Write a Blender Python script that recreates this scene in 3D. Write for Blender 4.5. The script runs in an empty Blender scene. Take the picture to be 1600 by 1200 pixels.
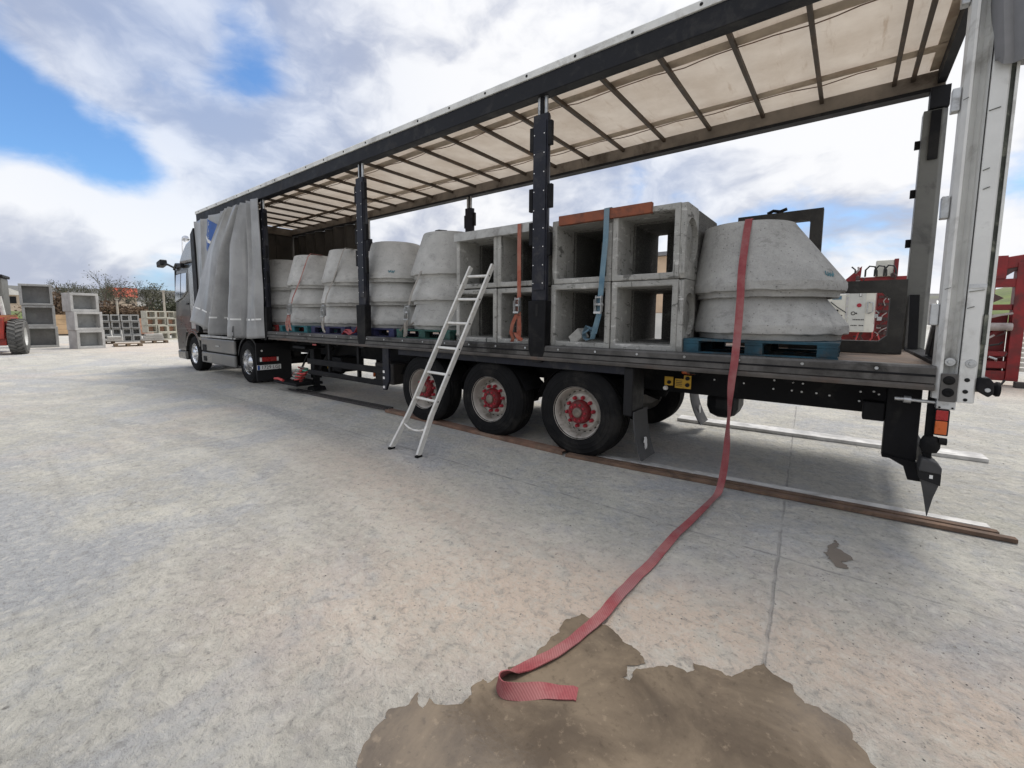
import bpy, math, random
from mathutils import Vector, Matrix, noise as mnoise
R = math.radians
random.seed(11)
scene = bpy.context.scene
COL = scene.collection

# ------------------------------------------------------------------ camera
cam_d = bpy.data.cameras.new('camera')
cam = bpy.data.objects.new('camera', cam_d)
COL.objects.link(cam)
CAM = Vector((-0.5409, -4.2092, 1.5725))
YAW, PITCH, ROLL = 0.6567, 0.098, 0.007
fw = Vector((-math.sin(YAW) * math.cos(PITCH), math.cos(YAW) * math.cos(PITCH), -math.sin(PITCH)))
rt = Vector((math.cos(YAW), math.sin(YAW), 0))
upv = rt.cross(fw)
r2 = rt * math.cos(ROLL) + upv * math.sin(ROLL)
u2 = -rt * math.sin(ROLL) + upv * math.cos(ROLL)
m = Matrix((r2, u2, -fw)).transposed().to_4x4()
m.translation = CAM
cam.matrix_world = m
cam_d.sensor_width = 36.0
cam_d.lens = 36.0 * 675.8122 / 1600.0
cam_d.shift_x = -0.9 / 1600.0
cam_d.shift_y = -36.08 / 1600.0
cam_d.clip_start = 0.05
cam_d.clip_end = 6000
scene.camera = cam

# ------------------------------------------------------------------ view, sun, world
scene.view_settings.view_transform = 'Standard'
scene.view_settings.look = 'None'
scene.view_settings.gamma = 1
scene.view_settings.use_curve_mapping = False
scene.view_settings.exposure = 1.0
SUN_EL, SUN_DIR = R(64), Vector((0.30, 0.85, 0)).normalized()      # direction towards the sun
sd = bpy.data.lights.new('sun', 'SUN')
sd.energy = 1.5
sd.angle = R(24)
sd.color = (1.0, 0.96, 0.9)
so = bpy.data.objects.new('sun', sd)
COL.objects.link(so)
to_sun = Vector((SUN_DIR.x * math.cos(SUN_EL), SUN_DIR.y * math.cos(SUN_EL), math.sin(SUN_EL)))
so.rotation_euler = to_sun.to_track_quat('Z', 'Y').to_euler()
so.location = (0, -10, 30)

W = bpy.data.worlds.new('World')
scene.world = W
W.use_nodes = True


class NT:
    """small helper for building node trees"""
    def __init__(s, tree):
        s.t = tree
        s.t.nodes.clear()

    def n(s, typ, **kw):
        nd = s.t.nodes.new(typ)
        for k, v in kw.items():
            if k == 'inp':
                for a, b in v.items():
                    if isinstance(b, bpy.types.NodeSocket):
                        s.t.links.new(b, nd.inputs[a])
                    else:
                        nd.inputs[a].default_value = b
            else:
                setattr(nd, k, v)
        return nd

    def math(s, op, a, b=0.0, c=None, clamp=False):
        d = {0: a, 1: b}
        if c is not None:
            d[2] = c
        return s.n('ShaderNodeMath', operation=op, use_clamp=clamp, inp=d).outputs[0]

    def vmath(s, op, a, b=(0, 0, 0)):
        nd = s.n('ShaderNodeVectorMath', operation=op, inp={0: a})
        if isinstance(b, (int, float)):
            nd.inputs['Scale'].default_value = b
        elif isinstance(b, bpy.types.NodeSocket):
            s.t.links.new(b, nd.inputs[1])
        else:
            nd.inputs[1].default_value = b
        return nd

    def noise(s, vec, scale, detail=4, rough=0.55, dist=0.0):
        return s.n('ShaderNodeTexNoise', inp={'Vector': vec, 'Scale': scale, 'Detail': detail, 'Roughness': rough, 'Distortion': dist}).outputs[0]

    def ramp(s, f, lo, hi, a=0.0, b=1.0, smooth=True):
        return s.n('ShaderNodeMapRange', interpolation_type='SMOOTHSTEP' if smooth else 'LINEAR',
                   inp={0: f, 1: lo, 2: hi, 3: a, 4: b}).outputs[0]

    def mix(s, f, a, b):
        nd = s.n('ShaderNodeMix', data_type='RGBA')
        for i, v in ((0, f), (6, a), (7, b)):
            if isinstance(v, bpy.types.NodeSocket):
                s.t.links.new(v, nd.inputs[i])
            else:
                if i and len(v) == 3:
                    v = (*v, 1)
                nd.inputs[i].default_value = v
        return nd.outputs[2]

    def bump(s, h, strength=0.3, dist=0.01, normal=None):
        nd = s.n('ShaderNodeBump', inp={'Strength': strength, 'Distance': dist, 'Height': h})
        if normal is not None:
            s.t.links.new(normal, nd.inputs['Normal'])
        return nd.outputs[0]


w = NT(W.node_tree)
geo = w.n('ShaderNodeTexCoord')
dirv = geo.outputs['Generated']
sky = w.n('ShaderNodeTexSky', sky_type='NISHITA', sun_disc=False, sun_elevation=SUN_EL,
          sun_rotation=math.atan2(SUN_DIR.x, SUN_DIR.y), air_density=1.0, dust_density=0.6, ozone_density=1.6)
sep = w.n('ShaderNodeSeparateXYZ', inp={0: dirv})
zc = w.math('MAXIMUM', sep.outputs[2], 0.0)
den = w.math('ADD', zc, 0.16)
px = w.math('DIVIDE', sep.outputs[0], den)
py = w.math('DIVIDE', sep.outputs[1], den)
pv = w.n('ShaderNodeCombineXYZ', inp={0: px, 1: py, 2: 0.37}).outputs[0]


def lobe(px_, py_, tight, amt):
    """soft patch of cloud / clear sky round one compass direction"""
    d = (fw + r2 * (px_ - 800.9) / 675.8 - u2 * (py_ - 563.9) / 675.8).normalized()
    dp = w.vmath('DOT_PRODUCT', dirv, d).outputs['Value']
    k = w.math('SUBTRACT', dp, 1.0)
    k = w.math('MULTIPLY', k, tight)
    return w.math('MULTIPLY', w.math('EXPONENT', k), amt)


warp = w.n('ShaderNodeTexNoise', inp={'Vector': pv, 'Scale': 1.6, 'Detail': 4, 'Roughness': 0.55}).outputs[1]
pw = w.vmath('ADD', pv, w.vmath('SCALE', w.vmath('SUBTRACT', warp, (0.5, 0.5, 0.5)).outputs[0], 0.35).outputs[0]).outputs[0]
# the same deck measured on the sphere, so that clouds near the rim keep round tops
ds = w.vmath('MULTIPLY', dirv, (2.6, 2.6, 4.2)).outputs[0]
ws = w.n('ShaderNodeTexNoise', inp={'Vector': ds, 'Scale': 1.5, 'Detail': 4, 'Roughness': 0.55}).outputs[1]
dw = w.vmath('ADD', ds, w.vmath('SCALE', w.vmath('SUBTRACT', ws, (0.5, 0.5, 0.5)).outputs[0], 0.5).outputs[0]).outputs[0]
big = w.noise(pw, 0.8, 9, 0.52)
puff = w.noise(dw, 1.15, 10, 0.55)
dens = w.math('ADD', w.math('MULTIPLY', big, 0.45), w.math('MULTIPLY', puff, 0.55))
# an overcast deck with the breaks and the heap cloud that the photograph shows
dens = w.math('ADD', dens, 0.10)
for a in ((40, 215, 110, -0.26), (130, 245, 160, -0.24), (200, 268, 400, -0.22), (-80, 190, 60, -0.16), (335, 5, 320, -0.03), (235, 112, 400, -0.15), (390, 118, 500, -0.17), (300, 75, 600, 0.04), (210, 30, 200, 0.10), (120, 120, 400, 0.10),
          (350, 60, 160, -0.05), (330, 150, 500, -0.06), (240, 436, 900, -0.10),
          (110, 310, 140, 0.26), (190, 300, 300, 0.08), (30, 290, 200, 0.12), (240, 300, 300, 0.12), (60, 380, 200, 0.10), (620, 230, 20, 0.10), (120, 150, 300, 0.14), (230, 180, 400, 0.10), (90, 40, 80, 0.10)):
    dens = w.math('ADD', dens, lobe(*a))
cover = w.ramp(dens, 0.435, 0.59)
# thickness shading: thick parts grey-violet from below, edges and tops white
dw2 = w.vmath('ADD', dw, (0.06, -0.04, 0.16)).outputs[0]
puff2 = w.noise(dw2, 1.15, 10, 0.55)
relief = w.math('MULTIPLY', w.math('SUBTRACT', puff, puff2), 0.9)
thick = w.math('ADD', w.math('MULTIPLY', w.noise(dw, 0.62, 7, 0.5), 0.62), w.math('MULTIPLY', w.noise(dw, 2.0, 9, 0.56), 0.38))
thick = w.math('ADD', thick, relief)
for a in ((150, 285, 150, 0.17), (40, 275, 200, 0.16), (260, 330, 300, 0.14), (220, 375, 500, 0.06), (930, 270, 50, -0.06), (1250, 330, 120, -0.05), (1330, 230, 150, 0.03), (650, 130, 60, 0.07), (560, 90, 100, 0.04), (110, 345, 500, -0.09), (250, 420, 300, -0.07), (60, 400, 300, -0.06),
          (440, 270, 120, -0.09), (250, 215, 500, 0.05), (140, 150, 200, 0.03), (90, 40, 60, -0.03), (480, 40, 100, -0.03)):
    thick = w.math('ADD', thick, lobe(*a))
lit = w.ramp(thick, 0.36, 0.62)
K = 10.0
c1 = w.mix(lit, (0.245 * K, 0.265 * K, 0.325 * K), (0.49 * K, 0.492 * K, 0.502 * K))
# overcast skies are brighter overhead than at the rim
up = w.ramp(zc, 0.45, 1.0, 1.0, 1.35)
c1 = w.n('ShaderNodeVectorMath', operation='SCALE', inp={0: c1})
w.t.links.new(up, c1.inputs['Scale'])
c1 = c1.outputs[0]
skc = w.n('ShaderNodeVectorMath', operation='MULTIPLY', inp={0: sky.outputs[0], 1: (0.52, 0.72, 0.90)}).outputs[0]
hz = w.ramp(zc, 0.0, 0.16, 0.55, 0.0)
skc = w.mix(hz, skc, (0.22 * K, 0.275 * K, 0.39 * K))
# thin veil where the photograph's cloud lets the blue through
veil = w.math('SUBTRACT', 1.0, w.math('ADD', lobe(300, 70, 30, 0.36), lobe(1000, 300, 60, 0.12)))
fin = w.mix(w.math('MULTIPLY', cover, veil), skc, c1)
bg = w.n('ShaderNodeBackground', inp={0: fin, 1: 0.1})
wo = w.n('ShaderNodeOutputWorld', inp={0: bg.outputs[0]})

# ------------------------------------------------------------------ materials
def principled(t, **kw):
    p = t.n('ShaderNodeBsdfPrincipled')
    for k, v in kw.items():
        k = {'base': 'Base Color', 'rough': 'Roughness', 'metal': 'Metallic', 'normal': 'Normal', 'spec': 'Specular IOR Level', 'coat': 'Coat Weight', 'emit': 'Emission Color'}[k]
        if isinstance(v, bpy.types.NodeSocket):
            t.t.links.new(v, p.inputs[k])
        else:
            if k in ('Base Color', 'Emission Color') and len(v) == 3:
                v = (*v, 1)
            p.inputs[k].default_value = v
    return p


def M(name, color, rough=0.6, metal=0.0, var=0.18, scale=6.0, dirt=None, dirt_amt=0.0, dirt_scale=3.0, bump=0.15, bscale=None, spec=0.5, coat=0.0, coord='Object'):
    """general weathered surface: tonal mottling, optional dirt / rust patches and fine relief"""
    mt = bpy.data.materials.new(name)
    mt.use_nodes = True
    t = NT(mt.node_tree)
    v = t.n('ShaderNodeTexCoord').outputs[coord]
    n1 = t.noise(v, scale, 6, 0.6)
    lo = tuple(c * (1 - var) for c in color)
    hi = tuple(min(1, c * (1 + var)) for c in color)
    c = t.mix(t.ramp(n1, 0.3, 0.7), lo, hi)
    rg = t.ramp(n1, 0.25, 0.75, max(0.02, rough - 0.1), min(1, rough + 0.1))
    if dirt:
        n2 = t.noise(v, dirt_scale, 9, 0.68, 0.4)
        k = t.math('MULTIPLY', t.ramp(n2, 0.5, 0.66), dirt_amt)
        c = t.mix(k, c, dirt)
        rg = t.math('MAXIMUM', rg, t.math('MULTIPLY', k, 0.85))
    h = t.noise(v, bscale or scale * 9, 5, 0.65)
    nm = t.bump(h, bump, 0.004)
    p = principled(t, base=c, rough=rg, metal=metal, normal=nm, spec=spec, coat=coat)
    t.n('ShaderNodeOutputMaterial', inp={0: p.outputs[0]})
    return mt


def concrete(name, color, stain=0.5, pits=1.0, drips=0.0, tar=0.0):
    mt = bpy.data.materials.new(name)
    mt.use_nodes = True
    t = NT(mt.node_tree)
    tc = t.n('ShaderNodeTexCoord')
    oi = t.n('ShaderNodeObjectInfo')
    rnd = t.n('ShaderNodeCombineXYZ', inp={0: t.math('MULTIPLY', oi.outputs['Random'], 37.0), 1: t.math('MULTIPLY', oi.outputs['Random'], 11.0), 2: 0.0}).outputs[0]
    v = t.vmath('ADD', tc.outputs['Object'], rnd).outputs[0]
    n1 = t.noise(v, 2.2, 8, 0.62)
    n2 = t.noise(v, 9.0, 8, 0.65)
    n3 = t.noise(v, 70.0, 4, 0.7)
    c = t.mix(t.ramp(n1, 0.3, 0.72), tuple(x * 0.78 for x in color), tuple(min(1, x * 1.16) for x in color))
    c = t.mix(t.math('MULTIPLY', t.ramp(n2, 0.52, 0.7), 0.45 * stain), c, tuple(x * 0.52 for x in color))
    c = t.mix(t.math('MULTIPLY', t.ramp(n3, 0.35, 0.68), 0.22), c, (0.60, 0.59, 0.54))
    c = t.mix(t.math('MULTIPLY', oi.outputs['Random'], 0.26), c, tuple(x * 0.45 for x in color))
    # efflorescence bloom
    n4 = t.noise(v, 3.6, 7, 0.7)
    c = t.mix(t.math('MULTIPLY', t.ramp(n4, 0.56, 0.72), 0.4), c, (0.58, 0.57, 0.54))
    # blow holes
    vo = t.n('ShaderNodeTexVoronoi', feature='F1', inp={'Vector': v, 'Scale': 34.0, 'Randomness': 1.0})
    sel = t.ramp(t.n('ShaderNodeSeparateColor', inp={0: vo.outputs['Color']}).outputs[0], 0.62, 0.9)
    pit = t.math('MULTIPLY', t.ramp(vo.outputs['Distance'], 0.10, 0.24, 1.0, 0.0), sel)
    vo2 = t.n('ShaderNodeTexVoronoi', feature='F1', inp={'Vector': v, 'Scale': 85.0, 'Randomness': 1.0})
    sel2 = t.ramp(t.n('ShaderNodeSeparateColor', inp={0: vo2.outputs['Color']}).outputs[1], 0.55, 0.85)
    pit = t.math('ADD', pit, t.math('MULTIPLY', t.math('MULTIPLY', t.ramp(vo2.outputs['Distance'], 0.10, 0.30, 1.0, 0.0), sel2), 0.7), clamp=True)
    pit = t.math('MULTIPLY', pit, pits)
    c = t.mix(t.math('MULTIPLY', pit, 0.75), c, tuple(x * 0.22 for x in color))
    if drips:
        sc = t.n('ShaderNodeMapping', inp={'Vector': v, 'Scale': (14.0, 14.0, 1.3)}).outputs[0]
        nd = t.noise(sc, 1.0, 6, 0.7)
        c = t.mix(t.math('MULTIPLY', t.ramp(nd, 0.58, 0.7), drips), c, (0.035, 0.034, 0.03))
    if tar:
        # splashes of release oil and bitumen, and chalky bloom, with hard edges
        sv = t.n('ShaderNodeMapping', inp={'Vector': v, 'Scale': (3.2, 3.2, 7.0)}).outputs[0]
        nt = t.noise(sv, 1.3, 9, 0.72, 0.3)
        c = t.mix(t.math('MULTIPLY', t.ramp(nt, 0.575, 0.63), tar), c, (0.06, 0.058, 0.052))
        c = t.mix(t.math('MULTIPLY', t.ramp(nt, 0.42, 0.37), 0.7 if tar > 0.5 else 0.16), c, (0.56, 0.55, 0.52))
    h = t.math('ADD', t.math('MULTIPLY', n3, 0.35), t.math('MULTIPLY', n2, 0.6))
    h = t.math('SUBTRACT', h, t.math('MULTIPLY', pit, 1.2))
    nm = t.bump(h, 0.55, 0.008)
    p = principled(t, base=c, rough=0.9, normal=nm, spec=0.25)
    t.n('ShaderNodeOutputMaterial', inp={0: p.outputs[0]})
    return mt


MAT = {}
MAT['cone'] = concrete('cone_concrete', (0.40, 0.395, 0.375), 1.2, 1.0, 0.0, 0.28)
MAT['cone_far'] = concrete('cone_concrete_pale', (0.45, 0.445, 0.425), 1.0, 0.8, 0.0, 0.22)
MAT['box'] = concrete('box_concrete', (0.36, 0.355, 0.33), 1.2, 0.9, 0.9, 0.75)
MAT['box_shaded'] = concrete('box_concrete_shaded', (0.085, 0.083, 0.076), 0.8, 0.5, 0.3)  # interior shade of the back-row boxes painted in as near-black concrete
MAT['box_grey'] = concrete('box_concrete_grey', (0.34, 0.345, 0.335), 0.5, 0.5, 0.2)
MAT['box_pale'] = concrete('box_concrete_pale', (0.47, 0.465, 0.45), 0.4, 0.4, 0.15)
MAT['box_cream'] = concrete('box_concrete_cream', (0.5, 0.48, 0.40), 0.4, 0.4, 0.1)
MAT['frame_dark'] = M('dark_concrete', (0.040, 0.038, 0.034), 0.85, 0.0, 0.35, 5, (0.075, 0.07, 0.062), 0.5, 7, 0.5)
MAT['slab'] = concrete('slab_concrete', (0.42, 0.41, 0.38), 0.5, 0.4)
MAT['black_steel'] = M('black_steel', (0.008, 0.008, 0.009), 0.6, 0.0, 0.4, 5, (0.045, 0.042, 0.037), 0.35, 2.5, spec=0.15)
MAT['navy_steel'] = M('navy_steel', (0.0095, 0.0105, 0.017), 0.5, 0.0, 0.35, 5, (0.07, 0.065, 0.06), 0.4, 4, spec=0.3)
MAT['black_hole'] = M('black_recess', (0.008, 0.008, 0.008), 0.9)
MAT['cant'] = M('cant_rail_paint', (0.009, 0.0095, 0.012), 0.6, 0.0, 0.3, 3, (0.045, 0.043, 0.04), 0.4, 5, spec=0.25)
MAT['cant_in'] = M('cant_rail_inner', (0.17, 0.145, 0.12), 0.55, 0.0, 0.3, 2.5, (0.05, 0.035, 0.025), 0.8, 2.2)
MAT['white_trim'] = M('white_trim', (0.62, 0.62, 0.59), 0.5, 0.0, 0.12, 4, (0.25, 0.23, 0.2), 0.5, 3)
MAT['rail'] = M('side_rail_metal', (0.085, 0.081, 0.077), 0.45, 0.5, 0.45, 3.5, (0.022, 0.02, 0.018), 0.85, 1.4, 0.3)
MAT['rust_lip'] = M('grimy_lip', (0.075, 0.066, 0.058), 0.6, 0.3, 0.4, 4, (0.15, 0.085, 0.055), 0.7, 0.8, 0.3)
MAT['rust'] = M('rusty_steel', (0.16, 0.092, 0.062), 0.85, 0.0, 0.4, 5, (0.27, 0.20, 0.145), 0.55, 2.2, 0.4)
MAT['rubber'] = M('rubber', (0.009, 0.009, 0.0095), 0.8, 0.0, 0.3, 6, (0.04, 0.037, 0.033), 0.45, 3.0, 0.2, spec=0.15)
MAT['rubber_flap'] = M('rubber_flap', (0.045, 0.045, 0.046), 0.7, 0.0, 0.3, 5, (0.12, 0.115, 0.105), 0.6, 3.0, 0.2)
MAT['rim'] = M('rim_cream', (0.40, 0.375, 0.335), 0.45, 0.2, 0.18, 6, (0.10, 0.08, 0.06), 0.75, 5)
MAT['chrome'] = M('polished_alloy', (0.72, 0.72, 0.72), 0.18, 1.0, 0.08, 4)
MAT['red_hub'] = M('red_hub_paint', (0.15, 0.007, 0.010), 0.55, 0.0, 0.3, 10, (0.05, 0.03, 0.025), 0.7, 8)
MAT['nut'] = M('red_nut_cap', (0.29, 0.010, 0.022), 0.45, 0.0, 0.2, 20)
MAT['hub_cap'] = M('hub_cap', (0.19, 0.16, 0.13), 0.6, 0.4, 0.3, 12, (0.16, 0.08, 0.04), 0.6, 10)
MAT['galv'] = M('galvanised', (0.46, 0.47, 0.47), 0.42, 0.75, 0.2, 9, (0.2, 0.19, 0.17), 0.6, 6)
MAT['alu'] = M('pale_aluminium', (0.66, 0.645, 0.60), 0.5, 0.15, 0.12, 7, (0.40, 0.37, 0.32), 0.55, 7, 0.12)
MAT['alu_board'] = M('aluminium_board', (0.50, 0.49, 0.47), 0.5, 0.2, 0.25, 5, (0.28, 0.27, 0.25), 0.7, 4)
MAT['pillar'] = M('pillar_white_paint', (0.62, 0.62, 0.595), 0.48, 0.0, 0.10, 2.0, (0.24, 0.225, 0.20), 0.6, 2.6, 0.12)
MAT['pillar_grey'] = M('pillar_grey_paint', (0.135, 0.135, 0.122), 0.5, 0.0, 0.15, 2.5, (0.05, 0.048, 0.045), 0.6, 3)
MAT['gasket'] = M('door_gasket', (0.05, 0.055, 0.045), 0.85, 0.0, 0.4, 12, (0.3, 0.3, 0.24), 0.6, 9)
MAT['grey_roll'] = M('grey_tarp_roll', (0.19, 0.19, 0.195), 0.55, 0.0, 0.15, 3)
MAT['bow'] = M('roof_bow', (0.055, 0.04, 0.028), 0.6, 0.2, 0.3, 5, (0.12, 0.075, 0.045), 0.6, 3)
MAT['band'] = M('roof_band', (0.42, 0.34, 0.255), 0.8, 0.0, 0.2, 4, (0.27, 0.18, 0.12), 0.6, 2.5)
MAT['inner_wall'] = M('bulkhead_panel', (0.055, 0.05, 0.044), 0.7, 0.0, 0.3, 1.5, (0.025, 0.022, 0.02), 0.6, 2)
MAT['wood_deck'] = M('deck_plywood', (0.155, 0.11, 0.08), 0.75, 0.0, 0.35, 3, (0.05, 0.042, 0.036), 0.7, 3, 0.3)
MAT['wood_board'] = M('weathered_board', (0.125, 0.078, 0.052), 0.85, 0.0, 0.4, 4, (0.05, 0.036, 0.028), 0.75, 5, 0.4)
MAT['wood_dark'] = M('dark_slat', (0.045, 0.04, 0.037), 0.75, 0.0, 0.35, 4)
MAT['red_plank'] = M('red_brown_plank', (0.19, 0.055, 0.024), 0.7, 0.0, 0.25, 5, (0.07, 0.03, 0.02), 0.6, 7, 0.3)
MAT['grey_plank'] = M('grey_plank', (0.36, 0.36, 0.345), 0.7, 0.0, 0.2, 5, (0.14, 0.13, 0.12), 0.65, 6, 0.3)
MAT['pallet_blue'] = M('pallet_blue', (0.014, 0.055, 0.08), 0.8, 0.0, 0.4, 6, (0.075, 0.06, 0.048), 0.75, 4, 0.35)
MAT['pallet_teal'] = M('pallet_teal', (0.02, 0.12, 0.14), 0.75, 0.0, 0.35, 6, (0.09, 0.08, 0.06), 0.6, 5, 0.35)
MAT['pallet_red'] = M('pallet_red', (0.20, 0.014, 0.014), 0.75, 0.0, 0.35, 6, (0.09, 0.07, 0.06), 0.6, 5, 0.35)
MAT['pallet_green'] = M('pallet_green', (0.025, 0.085, 0.07), 0.75, 0.0, 0.35, 6, (0.09, 0.08, 0.06), 0.6, 5, 0.35)
MAT['pallet_wood'] = M('pallet_wood', (0.20, 0.15, 0.10), 0.8, 0.0, 0.3, 6, (0.08, 0.06, 0.045), 0.6, 5, 0.35)
MAT['pallet_navy'] = M('pallet_navy', (0.02, 0.022, 0.075), 0.75, 0.0, 0.35, 6, (0.06, 0.05, 0.05), 0.6, 5, 0.35)
MAT['amber'] = M('amber_lens', (0.50, 0.10, 0.015), 0.3, 0.0, 0.1, 20)
MAT['red_lens'] = M('red_lens', (0.32, 0.01, 0.01), 0.3, 0.0, 0.1, 20)
MAT['white_lens'] = M('white_lens', (0.8, 0.78, 0.75), 0.25, 0.0, 0.05, 20)
MAT['yellow_plate'] = M('yellow_plate', (0.58, 0.34, 0.02), 0.5, 0.0, 0.1, 14, (0.2, 0.13, 0.03), 0.4, 20)
MAT['black_print'] = M('black_print', (0.02, 0.02, 0.02), 0.6)
MAT['white_print'] = M('white_print', (0.72, 0.72, 0.7), 0.6, 0.0, 0.06)
MAT['blue_print'] = M('blue_print', (0.022, 0.085, 0.30), 0.5, 0.0, 0.15, 5)
MAT['teal_print'] = M('teal_print', (0.06, 0.16, 0.19), 0.8, 0.0, 0.3, 40)
MAT['plate_white'] = M('plate_white', (0.72, 0.72, 0.70), 0.4, 0.0, 0.05)
MAT['cab_paint'] = M('cab_dark_paint', (0.05, 0.048, 0.043), 0.3, 0.35, 0.2, 2.0, (0.12, 0.11, 0.1), 0.35, 2.5, 0.03, coat=0.3)
MAT['cab_silver'] = M('cab_silver', (0.42, 0.42, 0.41), 0.32, 0.5, 0.1, 3, (0.25, 0.24, 0.22), 0.4, 3, 0.03)
MAT['skirt'] = M('skirt_grey', (0.15, 0.15, 0.148), 0.35, 0.5, 0.15, 2, (0.24, 0.22, 0.2), 0.4, 3, 0.04)
MAT['black_plastic'] = M('black_plastic', (0.010, 0.010, 0.011), 0.55, 0.0, 0.2, 8, spec=0.25)
MAT['glass'] = M('cab_glass', (0.75, 0.78, 0.80), 0.06, 0.95, 0.1, 1.5, None, 0, 3, 0.0)
MAT['red_machine'] = M('red_machine_paint', (0.19, 0.009, 0.010), 0.5, 0.0, 0.3, 3, (0.06, 0.02, 0.017), 0.7, 2.5)
MAT['machine_dark'] = M('machine_dark', (0.06, 0.03, 0.028), 0.6, 0.0, 0.4, 6)
MAT['cabinet'] = M('cabinet_paint', (0.62, 0.605, 0.53), 0.45, 0.0, 0.06, 3, (0.4, 0.36, 0.3), 0.4, 3)
MAT['cabinet_face'] = M('cabinet_face', (0.50, 0.50, 0.46), 0.45, 0.0, 0.06, 3, (0.35, 0.33, 0.3), 0.3, 5)
MAT['hose'] = M('black_hose', (0.02, 0.02, 0.02), 0.55)
MAT['hose_red'] = M('red_hose', (0.45, 0.05, 0.05), 0.5)
MAT['hose_green'] = M('green_hose', (0.05, 0.28, 0.2), 0.5)
MAT['hose_white'] = M('pale_hose', (0.34, 0.30, 0.28), 0.6, 0.0, 0.3, 5, (0.15, 0.06, 0.05), 0.6, 4)
MAT['loader_orange'] = M('loader_orange', (0.36, 0.16, 0.07), 0.6, 0.0, 0.25, 3, (0.16, 0.09, 0.05), 0.5, 4)
MAT['loader_red'] = M('loader_red', (0.30, 0.03, 0.02), 0.55, 0.0, 0.25, 3, (0.14, 0.06, 0.04), 0.5, 4)
MAT['tyre_dusty'] = M('dusty_tyre', (0.10, 0.098, 0.092), 0.85, 0.0, 0.3, 5, (0.2, 0.19, 0.175), 0.6, 4, 0.4)
MAT['roof_tile'] = M('red_roof_tiles', (0.42, 0.075, 0.04), 0.75, 0.0, 0.2, 0.8)
MAT['house_wall'] = M('house_wall', (0.50, 0.40, 0.30), 0.8, 0.0, 0.15, 0.6)
MAT['house_white'] = M('house_wall_white', (0.6, 0.58, 0.54), 0.8, 0.0, 0.12, 0.6)
MAT['brick_pack'] = M('buff_brick_pack', (0.48, 0.33, 0.19), 0.85, 0.0, 0.2, 1.5)
MAT['brick_pink'] = M('pink_brick_pack', (0.50, 0.29, 0.20), 0.85, 0.0, 0.2, 1.5)
MAT['bark'] = M('bark', (0.10, 0.08, 0.065), 0.9, 0.0, 0.3, 3)
MAT['twig'] = M('twigs', (0.085, 0.083, 0.055), 0.9, 0.0, 0.4, 0.9)
MAT['leaf_olive'] = M('olive_leaves', (0.075, 0.085, 0.04), 0.8, 0.0, 0.4, 0.8)
MAT['leaf_brown'] = M('brown_scrub', (0.115, 0.075, 0.045), 0.85, 0.0, 0.45, 0.6)
MAT['leaf_dark'] = M('dark_scrub', (0.05, 0.055, 0.03), 0.85, 0.0, 0.45, 0.6)
MAT['pole_wood'] = M('pole_timber', (0.38, 0.34, 0.28), 0.8, 0.0, 0.15, 2)
MAT['grass_bank'] = M('grass_bank', (0.10, 0.13, 0.035), 0.9, 0.0, 0.35, 0.35, (0.2, 0.17, 0.09), 0.6, 0.2, 0.6)
MAT['far_hill'] = M('far_hill', (0.105, 0.10, 0.095), 0.95, 0.0, 0.3, 0.012, (0.15, 0.16, 0.09), 0.6, 0.01, 0.3)
MAT['building'] = M('warehouse_wall', (0.60, 0.44, 0.30), 0.8, 0.0, 0.12, 0.8)
MAT['building_low'] = M('warehouse_white', (0.7, 0.68, 0.62), 0.8, 0.0, 0.08, 0.8)
MAT['rivet_hole_light'] = M('pale_rivet_hole_light', (0.8, 0.8, 0.78), 0.35, 0.0, 0.05, 20)  # pale rivets, and daylight painted onto discs for the beam holes


def webbing(name, col, dirt):
    mt = bpy.data.materials.new(name)
    mt.use_nodes = True
    t = NT(mt.node_tree)
    v = t.n('ShaderNodeTexCoord').outputs['Object']
    wv = t.n('ShaderNodeTexWave', wave_type='BANDS', bands_direction='DIAGONAL', inp={'Vector': v, 'Scale': 38.0, 'Distortion': 1.0, 'Detail': 2.0}).outputs[1]
    n1 = t.noise(v, 5.0, 8, 0.72)
    n2 = t.noise(v, 1.7, 5, 0.6)
    c = t.mix(t.ramp(n1, 0.38, 0.62), tuple(x * 0.8 for x in col), dirt)
    c = t.mix(t.math('MULTIPLY', t.ramp(n2, 0.5, 0.66), 0.55), c, tuple(0.5 * x + 0.12 for x in dirt))
    c = t.mix(t.math('MULTIPLY', t.ramp(n1, 0.4, 0.3), 0.6), c, tuple(x * 0.4 for x in col))
    c = t.mix(t.math('MULTIPLY', wv, 0.45), c, tuple(x * 0.5 for x in col))
    p = principled(t, base=c, rough=0.75, normal=t.bump(wv, 0.35, 0.002), spec=0.25)
    t.n('ShaderNodeOutputMaterial', inp={0: p.outputs[0]})
    return mt


MAT['web_red'] = webbing('red_webbing', (0.33, 0.075, 0.082), (0.33, 0.135, 0.128))
MAT['web_orange'] = webbing('orange_red_webbing', (0.40, 0.10, 0.06), (0.36, 0.17, 0.12))
MAT['web_pink'] = webbing('faded_pink_webbing', (0.42, 0.14, 0.12), (0.42, 0.27, 0.23))
MAT['web_white'] = webbing('off_white_webbing', (0.42, 0.40, 0.36), (0.30, 0.27, 0.24))
MAT['web_blue'] = webbing('blue_webbing', (0.115, 0.215, 0.29), (0.17, 0.26, 0.31))
MAT['web_crimson'] = webbing('crimson_webbing', (0.45, 0.03, 0.06), (0.4, 0.1, 0.1))


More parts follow.
